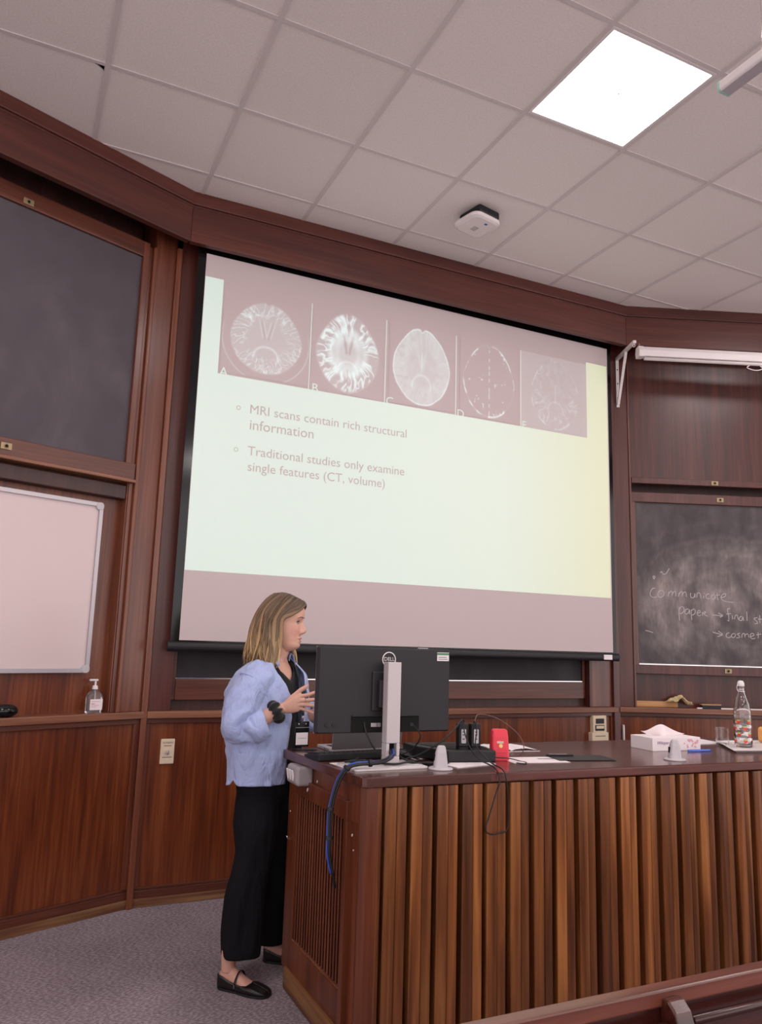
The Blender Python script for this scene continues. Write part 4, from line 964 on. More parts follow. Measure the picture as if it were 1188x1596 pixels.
MB().loft([[(x, y, z) for y, z in ((-.035, -.035), (.035, -.035), (.042, .0), (.03, .042), (-.02, .046), (-.042, .01))] for x in (0, 2.6)]).build('case', M['white'], rs, bev=.004)
MB().loft([[(x, y, z) for y, z in ((-.038, -.040), (.038, -.040), (.046, .0), (.033, .046), (-.022, .050), (-.046, .01))] for x in (-.02, .025)]).build('end_cap', M['white'], rs, bev=.006)
MB().cyl((.03, -.012, -.050), (2.6, -.012, -.050), .013, n=14).build('bottom_bar', M['white'], rs, smooth=True)
box('label', M['paper'], rs, .10, .20, -.0415, -.040, -.005, .010, 0)
hp = catmull([(.87, -.012, -.062), (.85, -.012, -.08), (.885, -.012, -.095), (.925, -.012, -.10), (.96, -.012, -.092), (.975, -.012, -.08), (.955, -.012, -.062)], 5)
MB().tube(hp, [.004]*len(hp), 8).build('pull_handle', M['white'], rs, smooth=True)
MB().tube([(-.0, 0, .05), (0, 0, .075)], .0025, 6).build('hanging_eye', M['chrome'], rs)

# access point on the ceiling
ap = thing('access_point', 'white rounded wireless unit on a dark bracket fixed under the ceiling', 'wireless unit', (2.29, .285, H), math.radians(12))
box('bracket', M['black'], ap, -.088, .088, -.118, .07, -.052, -.002, .01)
MB().loft([[(x*q, y*q, z) for x, y in rrect(-.12, .12, -.12, .12, .055, 8)] for z, q in ((-.046, .86), (-.052, .97), (-.062, 1), (-.075, .96), (-.083, .82))]).build('cover', M['white'], ap, smooth=False, bev=.003)
box('status_mark', M['blue'], ap, .01, .03, -.07, -.055, -.0845, -.0825, 0)
for k in range(4): box('printed_line', M['ink'], ap, -.02, .02, .0+.012*k, .004+.012*k, -.0838, -.0828, 0)

# suspended linear lamp, top right
lf = thing('linear_light', 'slim white linear lamp hung on thin wires at the upper right', 'hanging light', (2.07, -1.80, 3.58))
MB().loft([[(x, y, z) for x, z in rrect(-.032, .032, -.022, .022, .014, 4)] for y in (0, -2.4)]).build('housing', M['white'], lf)
MB().loft([[(x, y, z) for x, z in rrect(-.034, .034, -.024, .024, .015, 4)] for y in (.006, -.004)]).build('end_cap', flat('green_tint_cap', '#a8cfc0', .4), lf)
box('diffuser', M['ltgrey'], lf, -.024, .024, -2.38, -.006, -.0235, -.0215, 0)
for yy in (-.17, -2.1):
    MB().cyl((0, yy, .024), (0, yy, H-3.58-.004), .0018, n=6).build('wire', M['chrome'], lf)
    MB().cyl((0, yy, .02), (0, yy, .045), .006, n=10).build('wire_grip', M['white'], lf)

# ------------------------------------------------------------------ front bench of the seating
be = thing('bench', 'polished dark wooden bench back running along the bottom right corner', 'bench', (1.9, -2.34, 0))
BY = -2.298
q = lambda n, m, *a, **k: box(n, m, be, *a, world=True, **k)
q('top_board', M['benchtop'], -.6, 4.5, BY-.036, BY, .768, .800, .004)
q('back_panel', M['bench'], -.6, 4.5, BY-.030, BY-.008, .16, .768, 0)
q('rail', M['bench'], -.6, 4.5, BY-.040, BY-.030, .70, .735, .004)
q('kick_board', M['bench'], -.6, 4.5, BY-.034, BY-.004, 0, .16, .004)
for sx in (-.25, 1.118, 2.5, 3.9):
    MB().loft([[(sx+dx, y, z) for y, z in ((BY-.03, .0), (BY-.085, .0), (BY-.085, .735), (BY-.072, .770), (BY-.052, .788), (BY-.036, .786), (BY-.03, .77))] for dx in (-.022, .022)]).build('upright', M['bench'], be, bev=.004, world=True)
for a_, b_ in ((1.16, 2.47), (-.22, 1.09)):
    MB().cyl((a_, BY-.055, .742), (b_, BY-.055, .742), .009, n=12).build('bead_rail', M['bench'], be, smooth=True, world=True)

# ------------------------------------------------------------------ the presenter
def skin_mat():
    m, N, L, b = newmat('skin')
    tc = N.new('ShaderNodeTexCoord')
    col = N.new('ShaderNodeRGB'); col.outputs[0].default_value = lin('#d3a08d'); cur = col.outputs[0]
    def spot(c, r, colr, amt, sc=(1, 1, 1)):
        nonlocal cur
        mp = N.new('ShaderNodeMapping'); mp.vector_type = 'TEXTURE'; mp.inputs['Location'].default_value = c; mp.inputs['Scale'].default_value = [r*q for q in sc]
        ln = N.new('ShaderNodeVectorMath'); ln.operation = 'LENGTH'; L.new(tc.outputs['Object'], mp.inputs[0]); L.new(mp.outputs[0], ln.inputs[0])
        rg = N.new('ShaderNodeMapRange'); rg.interpolation_type = 'SMOOTHSTEP'; rg.inputs[1].default_value = 1.1; rg.inputs[2].default_value = .6; rg.inputs[3].default_value = 0; rg.inputs[4].default_value = amt
        mx = N.new('ShaderNodeMixRGB'); mx.inputs[2].default_value = lin(colr); L.new(ln.outputs['Value'], rg.inputs[0]); L.new(rg.outputs[0], mx.inputs[0]); L.new(cur, mx.inputs[1]); cur = mx.outputs[0]
    spot((.110, -.135, 1.525), .036, '#d08f80', .5)
    spot((.152, -.092, 1.525), .014, '#cc8274', .55)
    spot((.142, -.096, 1.4850), .0175, '#a85455', 1.0, (1.2, 1.5, .66))
    spot((.118, -.126, 1.568), .017, '#b08072', .45)
    n = N.new('ShaderNodeTexNoise'); n.inputs['Scale'].default_value = 60; L.new(tc.outputs['Object'], n.inputs['Vector'])
    rg = N.new('ShaderNodeMapRange'); rg.inputs[3].default_value = .95; rg.inputs[4].default_value = 1.05; L.new(n.outputs[0], rg.inputs[0])
    mx = N.new('ShaderNodeMixRGB'); mx.blend_type = 'MULTIPLY'; mx.inputs[0].default_value = 1; L.new(cur, mx.inputs[1]); L.new(rg.outputs[0], mx.inputs[2])
    L.new(mx.outputs[0], b.inputs['Base Color']); b.inputs['Roughness'].default_value = .5
    b.inputs['Subsurface Weight'].default_value = .12; b.inputs['Subsurface Radius'].default_value = (.02, .008, .004); b.inputs['Subsurface Scale'].default_value = .3
    return m
M['skin'] = skin_mat()
M['shirt'] = flat('light_blue_cotton', '#a9b4de', .85, noise=.05, nscale=140, bump=.25, sheen=.2)
def folds(m, sc, dist, st):
    N, L = m.node_tree.nodes, m.node_tree.links; b = N['Principled BSDF']
    tc = N.new('ShaderNodeTexCoord'); mp = N.new('ShaderNodeMapping'); mp.inputs['Scale'].default_value = sc; mp.inputs['Rotation'].default_value = (.3, .5, .2)
    n = N.new('ShaderNodeTexNoise'); n.inputs['Scale'].default_value = 1; n.inputs['Detail'].default_value = 3; n.inputs['Distortion'].default_value = 1.2
    bp = N.new('ShaderNodeBump'); bp.inputs['Distance'].default_value = dist; bp.inputs['Strength'].default_value = st
    L.new(tc.outputs['Object'], mp.inputs[0]); L.new(mp.outputs[0], n.inputs['Vector']); L.new(n.outputs[0], bp.inputs['Height'])
    old = b.inputs['Normal'].links[0].from_node if b.inputs['Normal'].links else None
    if old: L.new(bp.outputs[0], old.inputs['Normal'])
    else: L.new(bp.outputs[0], b.inputs['Normal'])
folds(M['shirt'], (13, 13, 6), .035, .75)
M['tank'] = flat('black_jersey', '#1b1a1e', .8)
M['trousers'] = flat('black_linen', '#19181c', .92, noise=.25, nscale=220, bump=.3, spec=.15)
folds(M['trousers'], (16, 16, 3), .03, .7)
M['velvet'] = flat('black_velvet', '#08080a', .8, sheen=.3)
M['leather'] = flat('black_leather', '#1a1416', .33)
M['eyewhite'] = flat('eye_white', '#a89494', .3); M['iris'] = flat('iris', '#3a3230', .2)
M['brow'] = flat('eyebrow_hair', '#6a4a3c', .8); M['lash'] = flat('eyelashes', '#2c1e1a', .8)
M['hair'] = vcol('dark_blond_hair', .5)

PR = math.radians(-25.252)
pw = thing('person', 'person in light blue shirt, black wide trousers and black shoes, standing behind the desk end', 'person', (1.03, .10, 0), PR)
PH = math.radians(-26)
F2 = Vector((math.cos(PH), math.sin(PH), 0)); R2 = Vector((math.sin(PH), -math.cos(PH), 0))
def ring(c, z, a, b, n=40, off=0.0):
    return [Vector((c[0], c[1], z)) + F2*(a*math.cos(2*PI*k/n)) + R2*(b*math.sin(2*PI*k/n)) for k in range(n)]
def interp(tab, z):
    xs = [t[0] for t in tab]; return [float(np.interp(z, xs, [t[i] for t in tab])) for i in range(1, len(tab[0]))]

bd = MB()
# trunk
TR = [(.80, .0, -.095, .085, .125), (.90, .0, -.095, .090, .130), (1.0, .0, -.095, .095, .140), (1.08, 0, -.095, .088, .130), (1.17, .0, -.095, .100, .145), (1.25, .0, -.095, .110, .152), (1.31, .0, -.095, .095, .145), (1.35, .0, -.093, .075, .125), (1.375, .005, -.092, .060, .095), (1.395, .010, -.091, .054, .075), (1.405, .015, -.091, .052, .058)]
bd.loft([ring((t[1], t[2]), t[0], t[3], t[4]) for t in TR])
bd.tube([(.010, -.091, 1.36), (.020, -.091, 1.40), (.033, -.09, 1.44), (.045, -.09, 1.50)], [.055, .049, .047, .05], 20)
# head
HX = [(1.425, .060, .040, .022), (1.432, .092, .032, .033), (1.440, .114, .022, .040), (1.450, .1275, .012, .047), (1.462, .1310, -.002, .052), (1.475, .1285, -.014, .056), (1.488, .1300, -.022, .060), (1.503, .1300, -.030, .064), (1.520, .1310, -.038, .068), (1.545, .1320, -.047, .071), (1.565, .1335, -.052, .073), (1.580, .1385, -.055, .075), (1.595, .1450, -.056, .077), (1.615, .1475, -.055, .078), (1.635, .1440, -.048, .076), (1.655, .1310, -.036, .070), (1.672, .110, -.018, .058), (1.684, .085, .004, .042), (1.692, .055, .030, .018)]
NOSE = [(1.505, 0), (1.511, .010), (1.516, .0200), (1.522, .0265), (1.530, .0290), (1.539, .0250), (1.550, .0180), (1.565, .0105), (1.580, .004), (1.592, 0)]
def nz_(t, v): return float(np.interp(v, [a for a, b in t], [b for a, b in t]))
hr = []; hc = Vector((.045, -.09, 0)); ha = math.radians(-4)
for z in np.arange(1.425, 1.6925, .0026):
    xf, xb, w = interp(HX, z); c = (xf+xb)/2; d = (xf-xb)/2; row = []
    for k in range(150):
        t = 2*PI*k/150; ct, st = math.cos(t), math.sin(t)
        px_ = .88 if ct > 0 else 1.0
        x = c + d*math.copysign(abs(ct)**px_, ct); y = w*math.copysign(abs(st)**.95, st)
        if ct > 0:
            nw = .0065 + .0055*math.exp(-((z-1.523)/.012)**2)
            x += nz_(NOSE, z)*math.exp(-(y/nw)**2)
            x += .0035*math.exp(-((abs(y)-.0125)/.005)**2-((z-1.519)/.006)**2)*2
            x -= .0075*math.exp(-((abs(y)-.031)/.015)**2-((z-1.568)/.0105)**2)
            x += .0030*math.exp(-((abs(y)-.030)/.018)**2-((z-1.589)/.006)**2)
            lw = math.exp(-(y/.020)**2)
            x += .0095*lw*math.exp(-((z-1.4940)/.0045)**2) + .0085*lw*math.exp(-((z-1.4770)/.0052)**2)
            x -= .0062*math.exp(-(y/.022)**2)*math.exp(-((z-1.4858)/.0026)**2)
            x -= .0045*math.exp(-(y/.015)**2)*math.exp(-((z-1.5040)/.005)**2)
            x -= .0035*math.exp(-(y/.02)**2)*math.exp(-((z-1.4665)/.005)**2)
            x += .004*math.exp(-((abs(y)-.045)/.018)**2-((z-1.535)/.016)**2)
        p = Vector((x, y, 0)) - Vector((.045, 0, 0))
        p = Matrix.Rotation(ha, 3, 'Z') @ p
        row.append((hc.x+p.x, hc.y+p.y, z))
    hr.append(row)
bd.loft(hr)
for s_ in (-1, 1): bd.sphere((.030, -.09+s_*.076, 1.545), 1, 14, (.014, .008, .029))
# arms
bd.tube([(-.02, -.19, 1.315), (-.055, -.240, 1.280), (-.085, -.28, 1.20), (-.098, -.30, 1.11), (-.088, -.302, 1.087), (-.055, -.30, 1.10), (.02, -.285, 1.143), (.060, -.275, 1.166), (.085, -.27, 1.180)], [.045, .047, .044, .038, .039, .040, .034, .026, .024], 20)
bd.tube([(.035, .00, 1.315), (.065, .045, 1.280), (.085, .10, 1.20), (.09, .12, 1.10), (.115, .115, 1.09), (.20, .07, 1.12), (.27, .03, 1.15)], [.045, .047, .044, .038, .038, .032, .024], 20)
# near hand: palm and five separate fingers
def hand(m, W, kn, tips, th, nrm, sc=1.0):
    """W wrist, kn four knuckles, tips (mid, tip) per finger, th thumb chain, nrm back-of-hand normal"""
    W = Vector(W); nrm = Vector(nrm)
    K = [Vector(k) for k in kn]
    P = []
    for f, hw, hd in ((-.12, .026, .017), (.15, .0275, .0165), (.4, .034, .016), (.7, .040, .0145), (1.0, .0415, .011), (1.06, .038, .008)):
        c = W.lerp((K[0]+K[3])/2, f); ac = (K[0]-K[3]).normalized()
        P.append([c + ac*(hw*math.copysign(abs(math.cos(t))**.8, math.cos(t))) + nrm*(hd*math.copysign(abs(math.sin(t))**.8, math.sin(t))) for t in [2*PI*k/24 for k in range(24)]])
    m.loft(P)
    for i, (a, b) in enumerate(tips):
        k = K[i]; a = Vector(a); b = Vector(b); root = W.lerp(k, .7)
        r = (.0088, .0090, .0086, .0076)[i]
        pts = [root, k, k.lerp(a, .5), a, a.lerp(b, .5), b.lerp(a, .12), b]
        m.tube(pts, [r*1.1, r*1.08, r*.95, r*1.0, r*.86, r*.80, r*.45], 12)
    T_ = [Vector(t) for t in th]
    m.tube(T_, [.015, .0135, .0105, .0108, .0092, .005], 12)
hand(bd, (.083, -.27, 1.179), [(.160, -.268, 1.232), (.166, -.272, 1.214), (.165, -.272, 1.196), (.157, -.268, 1.180)],
     [((.197, -.262, 1.240), (.238, -.250, 1.256)), ((.205, -.268, 1.217), (.246, -.258, 1.222)), ((.203, -.268, 1.194), (.240, -.258, 1.191)), ((.190, -.264, 1.171), (.222, -.256, 1.158))],
     [(.098, -.268, 1.196), (.120, -.266, 1.222), (.146, -.264, 1.248), (.163, -.262, 1.262), (.183, -.258, 1.275), (.192, -.256, 1.282)], (.05, -1, 0))
hand(bd, (.275, .03, 1.155), [(.345, -.005, 1.20), (.350, -.005, 1.183), (.350, -.003, 1.165), (.342, .0, 1.148)],
     [((.38, -.02, 1.205), (.41, -.045, 1.20)), ((.39, -.02, 1.183), (.42, -.045, 1.178)), ((.388, -.02, 1.162), (.415, -.045, 1.155)), ((.372, -.015, 1.142), (.395, -.035, 1.132))],
     [(.29, .02, 1.175), (.308, .0, 1.20), (.325, -.015, 1.225), (.338, -.025, 1.24), (.352, -.035, 1.25), (.36, -.04, 1.256)], (.45, .9, 0))
# legs and feet
def foot_frame(heel, ang):
    c, s_ = math.cos(ang), math.sin(ang)
    return lambda x, y, z: Vector((heel[0]+c*x-s_*y, heel[1]+s_*x+c*y, z))
FN = foot_frame((-.140, -.235), math.radians(-21)); FF = foot_frame((.012, .055), math.radians(-8))
FW = [(0, .016), (.015, .027), (.05, .030), (.10, .033), (.15, .040), (.185, .041), (.215, .037), (.236, .028), (.246, .014)]
FT = [(0, .045), (.02, .075), (.06, .086), (.09, .072), (.12, .052), (.14, .040), (.17, .026), (.20, .020), (.235, .012), (.246, .010)]
for fr, knee, hip in ((FN, (-.045, -.20, .50), (-.015, -.145, .84)), (FF, (.045, .01, .50), (.015, -.045, .84))):
    rr = []
    for x in np.linspace(.006, .238, 18):
        w = nz_(FW, x)-.004; h = nz_(FT, x); cz = .008+h/2
        rr.append([fr(x, w*math.cos(t), cz+(h/2)*math.sin(t)) for t in [2*PI*k/20 for k in range(20)]])
    bd.loft(rr)
    an = fr(.045, 0, .07)
    bd.tube([an, fr(.042, 0, .12), Vector(fr(.04, 0, .2)).lerp(Vector(knee), .3), knee, hip], [.030, .032, .046, .052, .072], 18)
body = bd.build('body', M['skin'], pw, smooth=True)
rm = body.modifiers.new('skin_union', 'REMESH'); rm.mode = 'VOXEL'; rm.voxel_size = .0026; rm.use_smooth_shade = True
sm = body.modifiers.new('soften', 'SMOOTH'); sm.factor = .5; sm.iterations = 1

# eyes, brows
def hp3(x, y, z):
    p = Matrix.Rotation(ha, 3, 'Z') @ Vector((x-.045, y, 0)); return (hc.x+p.x, hc.y+p.y, z)
for s_ in (-1, 1):
    e = MB().sphere(hp3(.1120, s_*.0305, 1.567), .0116, 18).build('eye', M['eyewhite'], pw, smooth=True)
    MB().sphere(hp3(.1178, s_*.0300, 1.5665), .0070, 14).build('iris', M['iris'], e, smooth=True)
    MB().tube([hp3(.1225, s_*.020, 1.5705), hp3(.1262, s_*.027, 1.5738), hp3(.1245, s_*.035, 1.5735), hp3(.1175, s_*.043, 1.5690)], [.0010, .0022, .0024, .0015], 6).build('eyelash', M['lash'], pw, smooth=True)
    MB().tube([hp3(.1425, s_*.014, 1.589), hp3(.1405, s_*.026, 1.593), hp3(.1335, s_*.038, 1.5925), hp3(.1220, s_*.049, 1.587)], [.0022, .0030, .0026, .0012], 8, flatten=1).build('eyebrow', M['brow'], pw, smooth=True)

# hair: an under layer and separate locks
NEAR = {0.0: [(.148, -.098, 1.657), (.128, -.140, 1.630), (.092, -.166, 1.603), (.046, -.178, 1.578), (.030, -.182, 1.500), (.032, -.192, 1.420), (.024, -.202, 1.318)],
        .10: [(.140, -.098, 1.668), (.116, -.146, 1.640), (.076, -.170, 1.612), (.036, -.180, 1.580), (.022, -.185, 1.500), (.022, -.196, 1.420), (.012, -.206, 1.312)],
        .28: [(.075, -.100, 1.699), (.060, -.148, 1.676), (.030, -.172, 1.625), (.008, -.182, 1.560), (.000, -.188, 1.490), (-.006, -.200, 1.420), (-.014, -.208, 1.330)],
        .55: [(.045, -.100, 1.705), (.020, -.142, 1.685), (-.030, -.168, 1.625), (-.050, -.178, 1.560), (-.062, -.184, 1.490), (-.070, -.190, 1.430), (-.074, -.190, 1.372)],
        .78: [(.015, -.098, 1.705), (-.020, -.120, 1.684), (-.062, -.138, 1.625), (-.085, -.142, 1.560), (-.100, -.145, 1.490), (-.110, -.148, 1.435), (-.117, -.148, 1.385)],
        1.0: [(-.005, -.092, 1.703), (-.042, -.092, 1.674), (-.077, -.090, 1.620), (-.102, -.090, 1.550), (-.116, -.090, 1.490), (-.125, -.090, 1.435), (-.133, -.090, 1.392)]}
def mir(p, dx=0): return (p[0]+dx, -.18-p[1], p[2])
FAR = {k: [mir(p) for p in v] for k, v in NEAR.items()}
FAR[.10][4:] = [(.05, .0, 1.49), (.08, .0, 1.43), (.095, -.004, 1.35)]
FAR[0.0] = [(.150, -.094, 1.655), (.142, -.055, 1.640), (.105, -.018, 1.607), (.048, -.006, 1.575), (.062, -.004, 1.490), (.098, -.008, 1.425), (.108, -.014, 1.352)]
FAR[.28] = [mir(p) for p in NEAR[.28]]; FAR[.28][4:] = [(.03, .006, 1.49), (.055, .01, 1.43), (.07, .008, 1.36)]
def hcurve(side, u):
    D = NEAR if side < 0 else FAR; ks = sorted(D)
    return [Vector([float(np.interp(u, ks, [D[k][i][a] for k in ks])) for a in range(3)]) for i in range(7)]
under = MB(); cols = []
us = list(np.linspace(0, 1, 22)); strips = []
for side, ul in ((-1, us), (1, us[::-1][1:])):
    for u in ul:
        c = hcurve(side, u); ctr = Vector((.03, -.09, 0))
        c = [Vector((ctr.x+(p.x-ctr.x)*.965, ctr.y+(p.y-ctr.y)*.95, p.z-.004)) for p in c]
        strips.append(catmull(c, 6))
strips_t = [list(r) for r in zip(*strips)]
for r in strips_t:
    under.v += [tuple(p) for p in r]
nn = len(strips_t[0])
under.f = [(i*nn+j, i*nn+j+1, (i+1)*nn+j+1, (i+1)*nn+j) for i in range(len(strips_t)-1) for j in range(nn-1)]
for i in range(len(strips_t)):
    f = i/(len(strips_t)-1); c = [a*(1-f)+b*f for a, b in zip(lin('#4c3a2e'), lin('#7a5c40'))]
    under.c += [tuple(c)]*nn
un = under.build('hair_under_layer', M['hair'], pw, smooth=True); q_ = un.modifiers.new('s', 'SOLIDIFY'); q_.thickness = .008; q_.offset = -1
random.seed(21); lk = MB()
def lock(side, u, r0, jit, light):
    c = hcurve(side, u); ctr = Vector((.03, -.09, 0)); ph = random.uniform(0, 6.28); am = random.uniform(.003, .013); ln = random.uniform(-.034, .022)
    P = []
    for i, p in enumerate(c):
        w = i/6; out = (Vector((p.x, p.y, 0))-ctr); out = out.normalized() if out.length > 1e-4 else Vector((0, 0, 0))
        tan = Vector((-out.y, out.x, 0))
        q = p + out*(jit*(.3+.7*w)+am*.9*math.sin(ph+w*6)*w) + tan*(am*2.0*math.sin(ph*1.7+w*7.5)*w)
        if i == 6: q.z += ln
        if i == 0: q += Vector((0, 0, .001))
        P.append(q)
    P = catmull(P, 4); n = len(P)
    R = [r0*(.55+.6*math.sin(PI*min(1, .15+.8*k/n))) * (1 if k < n-5 else (n-k)/5.5) for k in range(n)]
    k0 = len(lk.v); 
    up = (P[n//2]-Vector((ctr.x, ctr.y, P[n//2].z)))
    lk.tube(P, R, 7, flatten=.55, up=tuple(up))
    for k in range(n):
        f = k/(n-1)
        a = lin('#604a3a'); m_ = lin('#8a6c4e'); t_ = lin('#b8976a')
        cc = [a[q]*(1-f*2)+m_[q]*f*2 if f < .5 else m_[q]*(2-2*f)+t_[q]*(2*f-1) for q in range(3)]
        cc = [min(1, v*light) for v in cc]
        lk.c += [tuple(cc)]*7
for i in range(135):
    u = i/134; lock(-1, min(1, max(0, u+random.uniform(-.01, .01))), random.choice([.0035, .005, .007, .009]), random.uniform(-.005, .008), random.choice([.42, .6, .8, 1.0, 1.2, 1.6]))
for i in range(80):
    u = i/79; lock(1, u, random.uniform(.005, .009), random.uniform(-.004, .007), random.choice([.5, .75, 1.0, 1.35]))
lk.build('hair_locks', M['hair'], pw, smooth=True, kind='stuff')

# black top with a V neck
TA = [(.84, .0, -.095, .120, .170), (1.0, .0, -.095, .118, .160), (1.12, .0, -.095, .122, .160), (1.22, .0, -.095, .124, .162), (1.30, .0, -.095, .110, .165), (1.345, .0, -.093, .090, .158), (1.375, .004, -.092, .070, .122), (1.40, .010, -.091, .060, .085)]
rows = []
for j in range(26):
    v = j/25; row = []
    for k in range(48):
        t = 2*PI*k/48; d = min(t, 2*PI-t); zt = 1.292 + .098*min(1, d/.75)
        z = .84+(zt-.84)*v; cx, cy, a, b = interp(TA, z)
        wr = .0022*math.sin(9*t+z*30)*math.sin(z*22+t*2)
        row.append(Vector((cx, cy, z)) + F2*((a+wr)*math.cos(t)) + R2*((b+wr)*math.sin(t)))
    rows.append(row)
o = MB().loft(rows, False, False).build('top', M['tank'], pw, smooth=True, label='black V-neck top'); q_ = o.modifiers.new('s', 'SOLIDIFY'); q_.thickness = .002

# shirt
SH = [(.835, -.012, -.080, .148, .206), (.90, -.012, -.083, .150, .208), (.98, -.014, -.088, .152, .212), (1.05, -.016, -.093, .164, .214), (1.12, -.018, -.095, .170, .216), (1.18, -.018, -.095, .172, .216), (1.24, -.014, -.095, .168, .215), (1.29, -.010, -.095, .152, .208), (1.33, -.006, -.094, .128, .190), (1.36, -.002, -.093, .104, .158), (1.385, .004, -.092, .080, .112), (1.402, .010, -.091, .066, .078)]
rows = []; NC = 90
for j in range(70):
    v = j/69; row = []
    for k in range(NC+1):
        s_ = k/NC
        z0 = .835 + (.018 if s_ < .18 else 0)
        z = .835+(1.402-.835)*v
        tn = math.radians(float(np.interp(z, [.83, 1.0, 1.1, 1.2, 1.28, 1.36, 1.402], [12, 9, 9, 12, 20, 40, 55])))
        tf = math.radians(float(np.interp(z, [.83, 1.0, 1.1, 1.2, 1.28, 1.36, 1.402], [22, 22, 22, 22, 24, 36, 55])))
        t = tn + (2*PI-tn-tf)*s_
        cx, cy, a, b = interp(SH, z)
        hem = .022*math.exp(-((t-math.radians(100))/.12)**2) - .018*math.exp(-((t-math.radians(150))/.6)**2)
        zz = z + hem*max(0, 1-v*8)
        n1 = float(fbm(np.array([t*2.2+5]), np.array([z*9+3]), 301, 2)[0])-.5; n2 = float(fbm(np.array([t*5+z*14]), np.array([z*10-t*3+40]), 302, 2)[0])-.5
        wr = (.040*n1 + .030*n2)*min(1, (1.42-z)*7) + .0035*math.sin(14*t+6*z)*max(0, 1.0-z)*5
        wr = max(wr, -.007 if z > .97 else -.002)
        row.append(Vector((cx, cy, zz)) + F2*((a+wr)*math.cos(t)) + R2*((b+wr)*math.sin(t)))
    rows.append(row)
sh = MB().loft(rows, closed=False)
shirt = sh.build('shirt', M['shirt'], pw, smooth=True, label='light blue long-sleeved shirt worn open'); q_ = shirt.modifiers.new('s', 'SOLIDIFY'); q_.thickness = .003; q_.offset = 1
def sleeve(path, rad, seed, name='sleeve'):
    P = catmull(path, 8); R = np.interp(np.linspace(0, 1, len(P)), np.linspace(0, 1, len(rad)), rad); rings = []; nrm = None; n = 40
    for i, p in enumerate(P):
        t = (P[min(i+1, len(P)-1)]-P[max(i-1, 0)]).normalized()
        if nrm is None: nrm = t.orthogonal()
        nrm = (nrm-t*nrm.dot(t)).normalized(); b = t.cross(nrm); f = i/len(P); row = []
        for k in range(n):
            a = 2*PI*k/n
            w = float(fbm(np.array([math.cos(a)*1.6+f*7+4]), np.array([math.sin(a)*1.6+f*3+4]), seed, 3)[0])-.5
            w2 = math.sin(f*26+2.5*math.sin(a+f*3))*math.exp(-((f-.62)/.25)**2)
            r = R[i] + .045*w + .0085*w2
            row.append(p + nrm*(r*math.cos(a)) + b*(r*math.sin(a)))
        rings.append(row)
    o = MB().loft(rings, False, False).build(name, M['shirt'], shirt, smooth=True); q = o.modifiers.new('s', 'SOLIDIFY'); q.thickness = .003
    sp_ = P[9]; st_ = (P[10]-P[8]).normalized(); sn = st_.orthogonal().normalized(); sb = st_.cross(sn)
    MB().tube([sp_+(sn*math.cos(q)+sb*math.sin(q))*(R[9]+.0015) for q in [k*PI/20 for k in range(41)]], .0028, 6).build('seam', M['shirt'], shirt, smooth=True)
    # rolled cuff: a fatter folded band round the end
    e = P[-1]; t = (P[-1]-P[-4]).normalized(); nrm = t.orthogonal().normalized(); b = t.cross(nrm); cu = []
    for dx, rr in ((-.062, .004), (-.060, .014), (-.03, .016), (.0, .015), (.013, .008), (.008, -.004), (-.01, -.007)):
        cu.append([e + t*(dx+.004*math.sin(2*a+seed)) + nrm*((R[-1]+rr+.003*math.sin(3*a+dx*60))*math.cos(a)) + b*((R[-1]+rr+.003*math.sin(3*a+dx*60))*math.sin(a)) for a in [2*PI*k/36 for k in range(36)]])
    MB().loft(cu, False, False).build('cuff', M['shirt'], shirt, smooth=True)
sleeve([(-.015, -.205, 1.318), (-.052, -.240, 1.285), (-.085, -.270, 1.215), (-.102, -.290, 1.145), (-.090, -.298, 1.098), (-.045, -.294, 1.092), (.002, -.285, 1.112)], [.072, .078, .082, .082, .074, .064, .056], 401)
sleeve([(.035, .015, 1.318), (.060, .050, 1.285), (.085, .090, 1.215), (.095, .115, 1.140), (.108, .118, 1.10), (.150, .098, 1.10), (.195, .073, 1.118)], [.072, .076, .078, .076, .070, .062, .055], 402)
# collar: two folded leaves
def collar(t0, t1, nm):
    rows = []
    for dz, da in ((-.004, .0), (.020, .004), (.030, .010), (.024, .020), (-.004, .030), (-.018, .034)):
        row = []
        for k in range(25):
            s_ = k/24; t = t0+(t1-t0)*s_
            tip = 1+.55*(1-abs(2*s_-1)**.5 if False else max(0, 1-s_*3.0)+max(0, (s_-.67)*3.0))
            zz = 1.398 + dz*(tip if dz < 0 else 1) - .012*math.cos(t); a = .064+da; b = .074+da
            row.append(Vector((.012, -.091, zz)) + F2*(a*math.cos(t)*1.05) + R2*(b*math.sin(t)))
        rows.append(row)
    o = MB().loft(rows, closed=False).build(nm, M['shirt'], shirt, smooth=True); q = o.modifiers.new('s', 'SOLIDIFY'); q.thickness = .003
collar(math.radians(42), math.radians(318), 'collar')
for z in (1.23, 1.14, 1.05, .96, .90):
    cx, cy, a, b = interp(SH, z); t = math.radians(-26 if z > .85 else -24)
    p = Vector((cx, cy, z)) + F2*((a+.008)*math.cos(t)) + R2*((b+.006)*math.sin(t)); d = (F2*math.cos(t)*b+R2*math.sin(t)*a).normalized()
    MB().cyl(p, p+d*.003, .0055, n=12).build('button', M['white'], shirt)

